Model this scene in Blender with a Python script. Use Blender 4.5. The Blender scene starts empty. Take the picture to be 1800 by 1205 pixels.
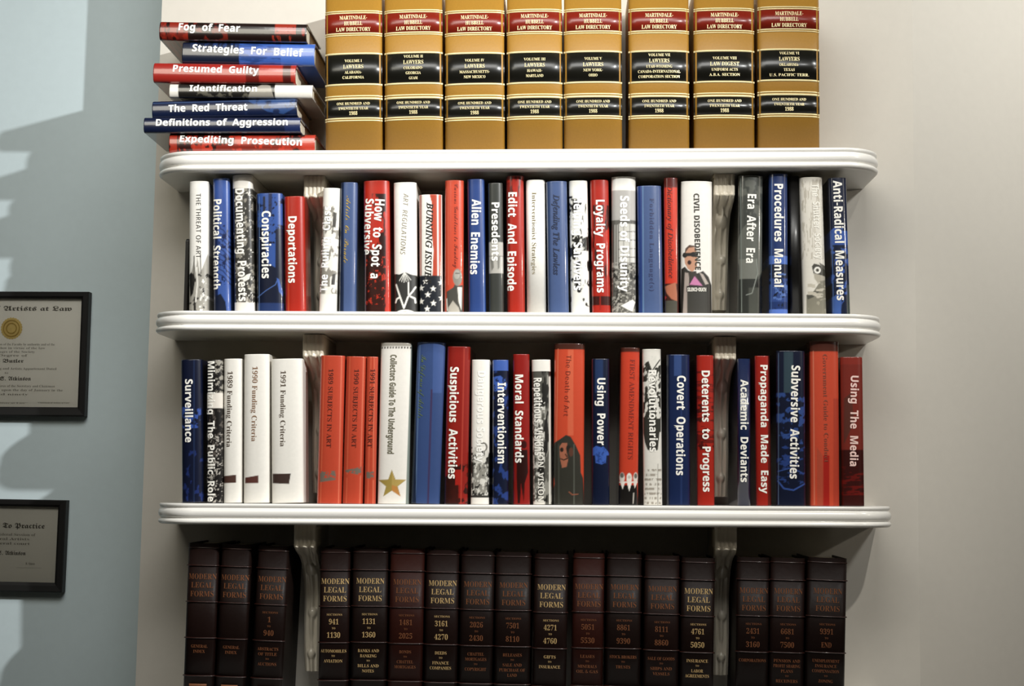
import bpy, bmesh, math, random
import numpy as np
from mathutils import Vector, Matrix
from mathutils.geometry import tessellate_polygon

random.seed(7)
SC = bpy.context.scene
COL = SC.collection

# ------------------------------------------------------------------ camera
W_PX, H_PX, F_PX = 1800.0, 1205.0, 2575.0
CAM_Z = 1.50
CAM_D = 2.575
VPX, VPY, ROLL = 1000.0, 855.0, 0.0048
_v = Vector((VPX - 900.0, -(VPY - 602.5), -F_PX)).normalized()      # world +Y in camera axes
_u = Vector((math.sin(ROLL), math.cos(ROLL), 0.0))
_u = (_u - _v * _u.dot(_v)).normalized()                            # world +Z in camera axes
_x = _v.cross(_u).normalized()                                      # world +X in camera axes
R_CW = Matrix((_x, _v, _u))                                         # rows: camera -> world
CAM_P = Vector((0.0, -CAM_D, CAM_Z))
cam_data = bpy.data.cameras.new('camera')
cam_data.sensor_width = 36.0
cam_data.lens = F_PX / W_PX * 36.0
cam = bpy.data.objects.new('camera', cam_data)
COL.objects.link(cam)
cam.matrix_world = Matrix.Translation(CAM_P) @ R_CW.to_4x4()
SC.camera = cam

# ------------------------------------------------------------------ light and exposure
SC.view_settings.view_transform = 'Standard'
SC.view_settings.look = 'None'
SC.view_settings.gamma = 1.0
SC.view_settings.exposure = 0.0
SC.view_settings.use_curve_mapping = False
world = bpy.data.worlds.new('room_light')
SC.world = world
world.use_nodes = True
world.node_tree.nodes['Background'].inputs[0].default_value = (1.0, 0.93, 0.78, 1)
world.node_tree.nodes['Background'].inputs[1].default_value = 0.012

def add_light(name, kind, loc, target, energy, color, **kw):
    d = bpy.data.lights.new(name, kind)
    d.energy = energy
    d.color = color
    for k, v in kw.items():
        setattr(d, k, v)
    o = bpy.data.objects.new(name, d)
    COL.objects.link(o)
    o.location = loc
    o.rotation_euler = (Vector(target) - Vector(loc)).to_track_quat('-Z', 'Y').to_euler()
    return o

# three heads of the track light up on the right, the ceiling light over the shelves, a soft lamp on the left and one at the right
KEY = (0.87, -1.35, CAM_Z + 1.275)
KEY_COLOR = (0.99, 1.0, 1.0)
add_light('track_light_far', 'SPOT', KEY, (-1.5, 0.2, CAM_Z + 0.72), 110.0, KEY_COLOR, spot_size=math.radians(75), spot_blend=1.0, shadow_soft_size=0.02)
add_light('track_light_middle', 'SPOT', KEY, (-0.5, 0.0, CAM_Z + 0.25), 66.0, KEY_COLOR, spot_size=math.radians(60), spot_blend=1.0, shadow_soft_size=0.02)
add_light('track_light_near', 'SPOT', KEY, (0.0, 0.0, CAM_Z - 0.15), 46.0, (1.0, 0.96, 0.88), spot_size=math.radians(56), spot_blend=1.0, shadow_soft_size=0.02)
add_light('ceiling_light', 'AREA', (-0.15, -1.45, CAM_Z + 1.75), (-0.15, 0.3, CAM_Z + 0.55), 17.0, (1.0, 0.99, 0.95), shape='RECTANGLE', size=1.5, size_y=0.7, spread=math.radians(150))
add_light('left_lamp', 'AREA', (-1.1, -1.7, CAM_Z + 1.35), (-0.7, 0.2, CAM_Z + 0.75), 3.0, (1.0, 0.95, 0.80), shape='DISK', size=0.75, spread=math.radians(110))
add_light('side_lamp', 'AREA', (1.6, -0.9, CAM_Z + 1.5), (1.0, 0.3, CAM_Z + 0.95), 6.2, (0.98, 0.98, 0.95), shape='DISK', size=0.25, spread=math.radians(105))
add_light('standing_lamp', 'AREA', (2.3, -1.35, CAM_Z + 0.86), (0.5, 0.1, CAM_Z + 0.3), 5.0, (1.0, 0.92, 0.80), shape='DISK', size=0.09)

# glyph outlines for the printed titles, in 1/200 of the capital height: style -> {character: (advance, closed outlines)}
GLYPHS = {
'sans': {
'-': (90, [[11,64,11,86,79,86,79,64]]),
'A': (193, [[0,0,71,201,122,201,193,0,148,0,133,48,60,48,46,0],[71,83,123,83,108,130,97,170]]),
'B': (188, [[25,0,25,200,112,199,132,195,148,189,159,179,166,166,168,149,165,129,154,114,138,105,150,101,161,94,169,83,171,76,173,58,171,41,165,27,154,15,139,7,121,2,100,0],[68,121,103,121,118,127,124,137,124,151,117,160,101,165,68,165],[68,35,107,36,116,38,122,42,129,55,129,69,122,80,106,86,68,87]]),
'C': (178, [[106,-3,87,-1,70,3,55,10,43,20,33,32,26,46,17,80,17,119,21,137,27,153,36,168,46,180,59,190,74,197,91,201,120,202,140,199,169,189,155,154,125,166,110,168,95,165,83,159,73,149,66,136,61,119,60,99,61,80,65,63,72,50,81,40,94,34,110,32,126,34,161,43,161,8,126,-2]]),
'D': (207, [[25,0,25,200,108,199,126,195,142,189,157,180,169,169,178,156,185,140,190,122,191,102,188,71,178,46,162,26,141,11,114,3,82,0],[68,35,86,35,120,42,140,64,147,101,145,121,141,137,132,150,121,158,107,164,68,165]]),
'E': (157, [[25,0,25,200,140,200,140,165,68,165,68,121,135,121,135,87,68,87,68,35,140,35,140,0]]),
'F': (154, [[25,0,25,200,140,200,140,165,67,165,67,114,135,114,135,79,67,79,67,0]]),
'G': (203, [[109,-3,82,0,59,9,40,24,27,44,19,69,16,100,18,120,22,138,28,155,38,169,50,181,64,190,81,197,99,201,121,203,152,199,180,190,166,157,145,164,120,168,98,164,88,159,73,145,63,125,60,99,62,75,69,55,82,41,100,33,123,33,139,35,139,77,101,77,101,112,180,112,180,9,148,0]]),
'H': (214, [[25,0,25,200,68,200,68,122,147,122,147,200,189,200,189,0,147,0,147,86,68,86,68,0]]),
'I': (109, [[9,0,9,24,33,35,33,165,9,176,9,200,100,200,100,176,76,165,76,35,100,24,100,0]]),
'L': (158, [[25,0,25,200,68,200,68,35,149,35,149,0]]),
'M': (264, [[25,0,25,200,83,200,130,47,181,200,239,200,239,0,199,0,201,157,149,0,110,0,61,157,63,100,63,0]]),
'N': (228, [[25,0,25,200,79,200,166,50,164,96,164,200,203,200,203,0,149,0,61,151,63,104,63,0]]),
'O': (223, [[111,-3,91,-1,73,3,58,10,45,20,35,32,26,46,21,63,17,81,17,120,21,138,26,155,35,169,45,181,58,190,73,197,91,202,112,203,132,202,150,197,165,190,178,181,188,169,196,154,202,138,206,120,206,80,202,62,196,46,188,32,178,20,165,10,150,3,132,-1],[111,33,128,35,141,41,150,51,157,64,161,81,162,100,161,120,157,136,150,150,141,160,128,166,112,168,95,166,83,160,73,150,66,136,62,120,61,100,62,81,66,64,73,51,82,41,95,35]]),
'P': (176, [[25,0,25,200,89,200,113,198,131,193,146,183,155,171,161,156,163,138,160,115,150,95,132,80,119,75,104,72,68,71,68,0],[68,106,93,107,110,113,116,119,119,126,120,136,117,152,106,162,87,165,68,165]]),
'R': (185, [[25,0,25,200,108,198,128,193,144,185,155,174,161,159,163,140,161,123,158,116,144,99,126,87,185,0,138,0,90,77,68,77,68,0],[68,111,94,112,111,118,116,124,119,131,119,148,116,154,111,159,93,165,68,165]]),
'S': (154, [[69,-3,49,-1,30,3,13,9,13,49,42,37,63,33,82,33,90,35,99,43,102,54,100,61,90,72,42,97,27,111,17,129,15,146,17,163,23,177,33,188,47,196,63,201,83,203,103,201,142,189,129,156,97,166,82,168,68,165,59,158,57,147,58,141,66,131,121,100,133,89,141,74,143,55,141,39,135,25,124,13,109,4,91,-1]]),
'T': (162, [[60,0,60,165,6,165,6,200,157,200,157,165,102,165,102,0]]),
'U': (212, [[105,-3,81,-1,60,6,45,18,33,32,26,50,24,71,24,200,66,200,67,63,71,51,76,43,84,37,94,34,119,34,129,38,136,44,141,52,145,64,146,200,188,200,187,57,179,33,172,23,151,7,138,1]]),
'V': (182, [[68,0,0,200,43,200,81,78,91,37,101,81,139,200,182,200,114,0]]),
'W': (271, [[51,0,0,200,42,200,71,75,77,38,86,88,115,200,155,200,186,84,194,38,199,68,229,200,271,200,220,0,172,0,144,107,135,152,126,105,99,0]]),
'a': (169, [[59,-3,46,-1,35,2,25,9,18,18,13,31,12,46,14,60,19,72,29,82,42,88,59,92,107,95,106,109,104,115,96,123,83,125,68,124,40,114,26,142,53,152,85,156,104,155,119,150,132,143,141,132,146,119,148,102,148,0,119,0,111,21,96,7,81,0],[75,28,91,31,103,42,106,49,107,71,78,69,62,63,55,52,55,40,57,35,64,30]]),
'b': (177, [[106,-3,87,0,79,3,64,17,61,17,54,0,22,0,22,213,64,213,62,133,80,149,88,153,107,156,123,154,137,147,149,136,158,120,163,101,165,77,163,53,157,33,148,17,137,6,122,-1],[94,31,102,32,109,36,115,43,121,64,121,91,114,111,109,117,102,121,84,121,76,118,71,112,67,104,64,82,64,63,70,43,76,36,84,32]]),
'c': (144, [[84,-3,63,-1,45,6,31,16,21,31,15,51,13,76,17,108,22,121,29,132,38,141,60,152,88,156,115,153,135,145,123,113,99,121,88,122,70,117,59,102,55,76,59,51,64,42,70,36,78,32,88,31,104,33,118,37,131,44,131,9,117,2,103,-2]]),
'd': (177, [[70,-3,54,-1,40,6,29,17,20,33,14,52,13,76,14,100,20,120,29,136,41,147,55,154,71,156,91,153,99,149,117,133,114,158,114,213,155,213,155,0,124,0,115,20,97,4,90,0],[95,32,103,35,109,41,116,59,116,90,110,110,104,117,95,121,84,122,76,121,69,117,63,110,56,89,56,62,63,42,69,36,76,32]]),
'e': (166, [[91,-3,63,1,39,12,30,21,23,32,17,44,14,59,14,92,17,107,22,120,37,140,58,152,85,156,105,154,121,148,135,138,145,124,151,107,154,66,55,66,60,46,65,38,73,33,82,29,112,30,128,34,145,40,145,8,121,0],[56,94,114,94,111,110,101,122,94,125,78,125,65,118,61,112]]),
'f': (108, [[29,0,29,122,6,122,6,142,29,153,29,176,35,195,46,206,63,212,83,214,105,212,121,208,110,177,96,181,82,181,74,176,71,168,70,153,106,153,106,122,70,122,70,0]]),
'g': (177, [[79,-67,40,-64,22,-58,22,-25,41,-31,61,-35,82,-37,99,-33,110,-21,114,-2,115,20,102,7,87,0,70,-3,54,0,39,6,28,18,19,34,14,53,13,76,14,99,20,119,28,135,40,146,54,153,71,156,89,153,104,146,117,133,120,153,155,153,155,0,153,-20,147,-37,136,-50,121,-60,102,-65],[85,30,103,34,109,39,113,47,116,57,116,91,113,103,109,111,103,117,95,121,85,122,68,117,58,101,55,76,59,50,69,35]]),
'h': (184, [[22,0,22,213,64,213,62,133,64,133,75,146,91,153,108,156,124,154,137,150,148,142,156,132,161,118,163,100,163,0,121,0,121,89,119,108,110,119,97,122,85,121,77,117,71,109,64,87,64,0]]),
'i': (85, [[37,172,27,176,21,186,21,199,27,209,37,212,49,212,59,209,65,199,65,186,59,176,49,172],[22,0,22,153,64,153,64,0]]),
'l': (85, [[22,0,22,213,64,213,64,0]]),
'm': (275, [[22,0,22,153,54,153,59,133,62,133,73,146,81,150,97,155,117,155,135,150,142,146,153,133,156,133,168,146,176,150,193,155,217,154,230,150,241,142,248,132,253,118,254,100,254,0,212,0,212,89,210,108,202,119,189,122,179,121,172,117,166,111,160,90,159,0,117,0,117,89,115,108,107,119,94,122,84,121,76,117,70,109,64,87,64,0]]),
'n': (184, [[22,0,22,153,54,153,59,133,62,133,74,146,90,153,109,156,124,154,137,150,148,142,156,132,161,118,163,100,163,0,121,0,121,99,115,114,111,119,97,122,85,121,77,117,71,109,64,87,64,0]]),
'o': (173, [[86,-3,60,1,38,14,22,33,17,46,13,77,15,100,21,120,32,135,47,147,66,153,87,156,114,152,135,139,151,120,157,107,161,77,159,53,152,34,141,18,126,6,108,0],[87,31,97,32,105,36,111,42,117,63,117,91,111,111,105,117,97,121,87,122,77,121,69,117,63,111,56,91,56,63,63,42,69,36,77,32]]),
'p': (177, [[22,-67,22,153,56,153,62,133,64,133,80,149,88,153,107,156,123,154,137,147,149,136,158,120,163,101,165,77,163,53,157,33,148,18,136,6,122,-1,106,-3,87,0,80,3,64,17,61,17,63,2,64,-67],[94,31,103,32,110,36,115,43,119,52,122,77,119,102,109,117,94,122,84,121,76,118,71,112,67,104,64,82,64,63,70,43,76,36,84,32]]),
'r': (127, [[22,0,22,153,54,153,60,127,62,127,67,135,80,147,88,152,107,156,121,155,118,115,106,117,92,115,79,110,70,101,64,87,64,0]]),
's': (139, [[63,-3,28,1,13,6,13,41,39,31,57,28,72,28,82,31,87,37,85,48,80,52,31,77,21,86,15,98,13,113,14,126,20,137,29,145,41,151,56,155,92,154,109,151,127,144,114,114,93,122,79,125,62,124,56,120,54,115,56,108,62,104,109,82,119,73,126,61,129,45,127,31,121,19,112,10,99,3,83,-1]]),
't': (122, [[74,-3,57,-1,43,5,33,17,27,36,26,122,6,122,6,139,29,153,41,185,68,185,68,153,111,153,111,122,68,122,69,43,73,35,81,31,95,31,113,35,113,4,96,-1]]),
'u': (184, [[75,-3,60,-1,47,3,36,11,28,21,23,35,21,53,21,153,63,153,63,54,69,39,73,34,87,31,99,32,107,36,113,44,120,66,120,153,162,153,162,0,130,0,125,20,122,20,110,7,94,0]]),
'v': (159, [[58,0,0,153,44,153,76,55,79,34,86,66,116,153,159,153,101,0]]),
'w': (240, [[46,0,3,153,44,153,64,75,70,35,78,78,97,153,143,153,162,76,168,35,177,80,196,153,237,153,193,0,148,0,120,121,91,0]]),
'x': (162, [[1,0,53,78,4,153,51,153,81,104,111,153,158,153,108,78,161,0,113,0,81,52,49,0]]),
'y': (159, [[31,-67,10,-65,10,-32,26,-34,41,-30,47,-26,55,-14,61,1,0,153,46,153,76,63,80,40,85,63,115,153,159,153,88,-34,80,-46,69,-55,58,-62,45,-66]]),
'z': (137, [[8,0,8,25,78,121,12,121,12,153,126,153,126,126,57,32,128,32,128,0]]),
},
'serif': {
'&': (216, [[82,-3,55,1,34,12,20,30,16,55,19,75,28,91,61,117,37,153,35,168,39,187,50,202,67,211,90,214,111,211,127,202,137,188,141,168,138,151,129,137,99,113,155,58,168,79,176,105,202,105,191,70,172,42,215,0,180,0,155,25,124,5,105,-1],[83,129,108,148,113,157,113,178,100,191,78,191,63,178,61,168,66,149],[83,20,115,26,138,41,77,101,52,81,45,70,43,56,46,41,54,30,66,22]]),
'(': (88, [[55,-47,36,-19,22,12,14,46,12,81,14,116,22,150,36,182,55,211,80,211,62,181,49,150,41,116,38,81,41,47,49,14,61,-18,79,-47]]),
')': (88, [[9,-47,27,-18,40,14,48,47,50,81,48,116,40,150,27,181,9,211,33,211,53,182,66,150,74,116,77,81,74,46,66,12,53,-19,33,-47]]),
'-': (95, [[12,68,12,91,83,91,83,68]]),
'.': (79, [[32,-3,23,7,23,25,32,35,46,35,56,25,56,7,46,-3]]),
'0': (165, [[83,-3,58,0,40,11,26,27,17,49,12,75,12,137,17,163,26,184,40,200,59,210,83,214,106,210,124,200,138,184,147,163,153,136,153,75,147,49,138,27,124,11,106,0],[83,16,96,22,104,40,108,68,108,143,104,171,96,189,83,194,69,189,61,171,57,143,57,68,61,40,69,22]]),
'1': (165, [[29,0,29,16,59,17,67,26,68,183,38,154,23,153,14,165,12,174,44,187,78,212,112,212,112,27,119,17,150,16,150,0]]),
'2': (165, [[10,0,10,30,70,92,90,122,96,135,99,163,93,188,86,194,76,196,64,192,55,183,49,145,22,151,14,160,12,174,19,194,40,208,76,214,105,210,127,200,140,185,144,165,140,145,118,111,38,32,116,34,128,44,134,62,151,62,150,0]]),
'3': (165, [[72,-3,36,2,15,15,8,32,10,42,16,50,33,55,36,39,43,27,55,20,70,18,88,22,101,35,106,61,103,76,94,89,80,97,42,100,42,118,78,121,90,130,97,144,97,176,93,186,85,193,65,194,58,189,51,172,49,150,21,156,13,164,11,176,15,191,27,203,48,211,76,214,104,210,126,201,139,186,144,165,141,147,131,132,116,121,99,112,123,105,143,88,149,76,150,44,145,31,127,11,101,0]]),
'4': (165, [[53,0,53,16,78,19,84,26,86,55,4,55,4,73,88,211,129,211,129,74,159,74,159,55,129,55,130,26,136,19,157,16,157,0],[24,74,86,74,88,183,69,148]]),
'5': (165, [[72,-3,37,2,18,15,12,33,18,48,35,53,38,37,49,23,68,18,86,22,99,37,104,65,102,84,94,98,81,106,64,109,31,103,18,109,27,211,139,211,140,157,123,157,119,172,113,177,46,178,41,124,74,128,105,124,129,112,144,93,149,65,142,33,124,12,99,1]]),
'6': (165, [[86,-3,66,0,48,8,33,21,22,41,16,66,13,97,18,143,34,180,60,205,77,211,97,214,128,209,144,197,150,181,142,165,131,160,114,158,113,176,107,190,95,196,79,191,67,176,59,151,55,118,71,126,96,129,120,125,138,113,151,94,155,68,150,40,137,17,116,2],[87,17,97,19,105,28,110,43,110,86,105,100,96,108,76,110,55,97,57,60,64,36,75,21]]),
'7': (165, [[49,0,127,178,50,178,38,175,31,149,13,149,14,211,155,211,155,196,74,0]]),
'8': (165, [[81,-3,58,-1,40,5,26,14,17,25,9,54,12,71,21,85,52,106,25,130,18,144,16,160,22,186,31,197,44,206,61,212,84,214,111,210,131,199,143,182,147,162,144,146,136,134,107,114,130,101,145,88,153,73,156,56,151,31,136,13,112,1],[89,124,105,139,110,163,107,179,97,191,82,196,72,194,64,187,59,176,59,150,65,140],[82,14,96,16,106,24,113,36,115,51,113,64,105,75,72,95,55,78,49,53,51,37,58,25,68,17]]),
'9': (165, [[67,-3,39,2,23,14,19,30,22,41,33,47,45,25,55,18,68,16,98,37,110,101,93,87,68,81,45,85,27,97,14,116,10,142,12,162,18,179,28,194,42,205,58,211,78,214,98,211,116,203,131,190,142,171,149,146,152,114,147,69,132,31,120,17,106,6,88,-1],[81,102,99,108,110,122,108,155,101,177,92,190,80,194,68,191,60,181,55,166,53,144,60,113]]),
'=': (169, [[17,123,17,144,152,144,152,123],[17,64,17,85,152,85,152,64]]),
'A': (192, [[-4,0,-4,8,10,13,16,21,91,205,99,204,181,15,195,8,195,0,101,0,101,8,119,11,124,20,111,58,45,58,33,21,38,11,56,8,56,0],[50,71,106,71,78,140]]),
'B': (194, [[7,0,7,8,27,14,31,23,32,173,27,187,7,193,7,200,97,200,155,188,174,154,162,124,126,109,169,90,184,58,179,33,163,15,138,4,104,0],[80,111,103,113,116,120,123,132,123,169,118,181,109,188,87,190,82,187],[97,11,114,13,124,22,130,36,132,56,130,77,122,91,108,99,80,101,81,20,84,15]]),
'C': (206, [[113,-5,85,-1,60,9,40,25,24,46,15,71,12,100,15,129,25,154,40,175,61,191,86,201,114,204,136,202,170,191,179,194,184,204,192,204,192,135,184,135,172,160,156,179,138,191,117,195,76,171,63,99,78,33,122,10,140,13,174,31,188,47,196,39,160,6]]),
'D': (218, [[9,0,9,8,28,13,31,20,31,179,27,187,6,193,6,200,97,200,144,194,178,174,199,143,206,100,179,25,100,0],[98,11,123,16,140,33,151,61,154,101,140,168,98,190,83,186,81,180,81,21,83,15]]),
'E': (194, [[6,0,6,7,27,13,32,21,32,178,27,187,7,193,7,200,175,200,175,140,168,140,162,164,149,178,130,186,102,189,84,186,81,178,80,108,102,111,114,118,122,132,127,152,134,152,134,52,126,52,120,80,106,94,80,98,81,21,91,13,121,13,151,23,163,33,181,63,189,63,177,0]]),
'F': (178, [[7,0,7,8,27,15,31,23,31,178,27,186,6,193,6,200,173,200,173,140,166,140,156,169,136,185,101,189,84,187,80,181,80,109,100,111,112,119,120,132,125,152,133,152,133,52,125,52,121,74,113,88,101,96,80,98,81,26,86,14,113,8,113,0]]),
'G': (223, [[118,-4,88,-1,62,9,41,24,25,45,15,71,12,101,15,129,25,155,41,175,61,191,86,201,113,204,137,202,170,191,178,195,184,204,192,204,192,135,184,135,168,166,145,187,117,195,77,171,64,100,68,59,79,30,97,12,121,6,135,7,144,12,149,20,149,68,145,75,121,80,121,87,220,87,220,80,201,75,197,68,196,13,157,0]]),
'H': (230, [[7,0,7,8,27,14,31,22,31,178,27,186,7,193,7,200,106,200,106,193,85,187,80,176,80,110,150,110,150,176,145,187,124,193,124,200,223,200,223,193,202,186,199,179,199,23,203,14,223,8,223,0,124,0,124,8,145,13,149,21,150,97,80,97,81,22,85,14,106,8,106,0]]),
'I': (114, [[6,0,6,8,27,14,31,21,32,181,28,188,6,193,6,200,107,200,107,193,86,188,82,181,81,26,85,15,108,8,108,0]]),
'J': (145, [[48,-29,23,-24,5,-10,0,0,0,20,12,31,28,31,39,21,40,6,34,-9,37,-15,55,-16,64,-2,64,172,59,185,35,193,35,200,138,200,138,193,117,186,113,172,112,39,96,-12]]),
'K': (224, [[7,0,7,8,28,14,32,22,32,178,28,186,7,193,7,200,106,200,106,193,85,187,81,176,80,103,150,175,153,184,147,190,128,193,128,200,213,200,213,193,182,184,151,158,119,125,214,11,228,8,228,0,123,0,123,8,141,9,147,15,88,94,80,87,82,22,86,14,106,8,106,0]]),
'L': (187, [[7,0,7,8,27,14,31,22,31,179,27,187,7,193,7,200,110,200,110,193,86,188,81,176,80,27,84,16,88,14,122,13,151,24,162,35,180,68,188,68,176,0]]),
'M': (278, [[6,0,6,8,27,14,32,22,33,176,28,187,6,193,6,200,81,200,139,63,197,200,271,200,271,193,251,186,247,178,247,27,251,13,271,8,271,0,174,0,174,8,195,14,199,27,200,175,127,0,119,0,46,171,48,21,53,13,74,8,74,0]]),
'N': (217, [[177,-5,47,154,48,21,52,14,73,8,73,0,8,0,8,8,28,13,33,25,33,171,16,190,8,193,8,200,69,200,172,74,171,175,167,187,145,193,145,200,211,200,211,193,190,187,187,179,185,-5]]),
'O': (231, [[93,-3,74,3,41,25,29,41,14,79,14,121,29,159,57,187,95,203,138,203,157,197,189,175,211,142,217,122,217,79,211,59,189,25,156,3,136,-3],[116,5,154,29,167,100,163,141,153,171,136,189,114,195,76,171,64,100,67,59,78,29,95,11]]),
'P': (183, [[7,0,7,8,27,14,31,22,31,178,27,186,7,193,7,200,126,198,147,193,171,175,178,161,180,146,175,123,161,105,138,94,80,90,81,22,85,14,106,8,106,0],[80,101,107,103,119,111,126,124,126,165,121,178,111,187,95,189,83,186]]),
'R': (208, [[7,0,7,8,27,14,31,22,31,178,27,186,7,193,7,200,95,200,134,197,161,187,178,171,183,147,172,116,138,98,194,16,204,9,211,8,211,0,149,0,88,93,80,93,81,22,85,14,106,8,106,0],[80,103,109,105,123,113,131,127,133,147,125,179,99,189,83,186,81,180]]),
'S': (171, [[19,-5,19,69,27,69,36,41,49,22,66,10,86,6,101,9,113,16,120,26,122,39,117,57,99,70,49,97,34,111,25,127,22,146,24,162,39,189,65,203,81,205,132,195,138,198,141,205,149,205,149,140,142,140,136,156,120,180,97,194,72,193,61,187,55,178,54,156,70,140,127,111,148,93,154,83,158,58,156,41,149,25,138,13,123,3,105,-2,70,-3,37,5,30,3,27,-5]]),
'T': (186, [[40,0,40,8,62,14,67,22,68,190,45,187,29,177,18,161,13,140,5,140,5,200,180,200,180,139,173,139,157,178,116,190,117,22,121,13,144,8,144,0]]),
'U': (216, [[109,-6,74,-1,50,13,37,36,32,68,31,178,27,186,6,193,6,200,106,200,106,193,84,187,80,176,82,39,89,23,102,13,121,10,159,25,172,70,171,178,167,186,144,193,144,200,208,200,208,193,190,185,187,177,186,80,181,40,167,14,143,-1]]),
'V': (188, [[93,-6,10,185,-6,193,-6,200,93,200,93,193,73,190,67,180,114,63,155,173,154,186,150,190,131,193,131,200,194,200,194,193,179,188,174,180,101,-6]]),
'W': (268, [[75,-5,11,181,1,191,-7,193,-7,200,79,200,79,193,66,190,62,180,98,67,132,155,122,184,117,189,101,193,101,200,193,200,193,193,178,190,173,181,208,73,240,172,240,185,236,189,221,193,221,200,274,200,274,193,267,190,257,177,196,-5,188,-5,139,136,83,-5]]),
'X': (207, [[5,0,5,8,23,13,40,29,85,91,27,179,14,191,6,193,6,200,107,200,107,193,88,190,83,182,116,127,147,174,149,182,144,190,129,193,129,200,201,200,201,193,187,191,167,177,123,116,187,18,197,9,204,8,204,0,105,0,105,8,122,10,127,18,92,80,56,27,55,20,60,11,76,8,76,0]]),
'Y': (187, [[45,0,45,8,65,14,69,22,71,78,13,182,6,188,-6,192,-6,200,91,200,91,192,79,192,70,187,69,178,109,99,151,171,153,179,148,189,129,192,129,200,193,200,193,192,186,190,174,180,118,89,119,22,123,14,144,8,144,0]]),
'Z': (194, [[9,0,9,5,121,189,76,188,51,179,41,169,27,139,19,139,25,200,178,200,178,195,67,13,132,16,153,27,169,45,179,72,186,72,179,0]]),
'a': (151, [[112,-4,95,1,88,15,66,1,42,-4,28,-2,18,5,11,15,9,28,14,45,28,60,52,72,87,83,86,117,75,128,51,127,46,120,53,107,53,94,42,85,26,85,20,89,14,104,22,122,42,135,71,140,98,137,116,128,125,114,129,92,129,17,134,15,141,18,145,12,129,0],[66,15,76,18,87,28,87,74,61,61,52,37,56,20]]),
'b': (158, [[19,-5,16,188,4,193,4,200,61,200,61,122,77,135,97,140,112,138,135,121,148,91,148,52,142,33,132,17,118,6,102,-2,84,-4,65,0,46,12,23,-5],[80,6,93,10,102,22,106,42,106,94,101,110,93,120,81,123,68,118,61,106,61,30,66,12]]),
'c': (129, [[68,-4,52,-2,38,5,26,16,11,47,11,86,18,104,28,119,42,130,58,138,77,140,96,138,110,131,119,121,122,108,117,95,104,90,91,95,84,128,74,130,56,118,49,82,52,54,60,33,73,21,90,17,105,21,119,32,125,27,100,3]]),
'd': (163, [[61,-4,47,-2,34,5,23,15,10,46,10,86,24,119,36,131,49,138,64,140,83,136,98,123,97,184,93,189,77,193,77,200,140,200,143,18,155,12,155,5,98,-4,98,17,83,1],[82,14,94,25,98,33,98,106,96,113,84,122,65,120,57,110,53,92,53,43,57,26,64,16]]),
'e': (132, [[68,-4,51,-2,37,5,25,15,16,30,10,48,11,88,26,120,38,131,53,138,69,140,92,136,109,123,120,103,124,73,51,73,61,32,88,19,104,23,119,38,125,32,100,5],[51,84,88,84,85,122,79,128,71,130,56,120]]),
'f': (94, [[6,0,6,7,17,10,22,15,23,122,7,122,7,136,23,136,27,176,37,191,54,201,76,204,93,202,105,196,113,186,114,167,105,157,91,157,82,165,81,172,87,190,85,194,72,193,67,189,65,136,89,136,89,122,65,122,66,18,69,11,88,7,88,0]]),
'g': (144, [[64,-62,39,-60,21,-53,10,-44,6,-33,12,-20,30,-11,15,0,10,13,19,32,45,48,19,66,10,93,12,106,27,127,53,138,86,138,102,134,139,134,139,118,118,118,125,104,126,77,113,57,90,47,55,45,46,37,44,31,49,24,114,18,133,6,139,-16,134,-35,120,-50,96,-59],[69,55,78,57,84,64,87,76,87,110,84,121,78,128,69,130,60,128,54,121,51,110,51,76,60,57],[71,-51,104,-46,116,-29,114,-22,101,-16,42,-15,35,-23,32,-32,42,-45]]),
'h': (167, [[8,0,8,7,20,11,22,16,20,188,8,193,8,200,65,200,65,117,84,134,107,140,136,128,145,93,148,11,160,7,160,0,89,0,89,7,100,11,103,24,103,106,96,118,89,119,76,115,65,103,68,11,79,7,79,0]]),
'i': (87, [[36,161,24,172,24,190,36,202,53,202,65,190,65,172,53,161],[8,0,8,7,20,11,22,16,21,125,9,129,9,136,65,136,68,12,79,7,79,0]]),
'l': (88, [[8,0,8,7,20,11,22,16,21,188,9,193,9,200,65,200,68,12,79,7,79,0]]),
'm': (243, [[8,0,8,7,20,11,22,16,20,125,8,129,8,136,64,136,64,116,83,134,104,140,128,134,141,115,160,134,183,140,212,128,221,93,224,11,235,7,235,0,166,0,166,7,177,12,179,106,173,118,166,119,153,115,142,104,145,12,156,7,156,0,88,0,88,7,99,12,101,106,95,118,88,119,75,115,64,103,67,12,78,7,78,0]]),
'n': (167, [[8,0,8,7,20,11,22,16,20,125,8,129,8,136,65,136,65,117,83,134,107,140,136,128,145,93,148,11,160,7,160,0,89,0,89,7,100,11,103,24,103,106,96,118,89,119,76,115,65,103,68,11,79,7,79,0]]),
'o': (148, [[74,-4,56,-2,40,5,26,16,17,31,10,48,10,87,17,105,26,119,40,131,56,138,74,140,92,138,108,131,121,120,131,105,137,88,137,48,131,30,121,16,108,5,92,-2],[74,5,85,8,92,17,95,36,95,100,91,119,84,128,74,131,63,128,56,119,53,100,53,36,56,17,63,8]]),
'p': (163, [[8,-61,8,-54,18,-51,22,-44,20,124,9,129,9,136,63,136,63,115,79,134,101,140,116,138,129,131,139,120,152,89,152,50,139,17,128,5,115,-2,100,-4,80,0,65,14,65,-36,69,-49,87,-54,87,-61],[86,12,97,16,105,26,109,44,110,92,106,109,99,119,87,122,75,117,65,103,65,30,74,17]]),
'r': (126, [[8,0,8,7,20,11,22,16,20,125,9,129,9,136,64,136,64,111,72,123,92,138,113,138,126,126,126,109,116,99,102,99,87,113,77,112,67,97,67,16,70,11,87,7,87,0]]),
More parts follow.
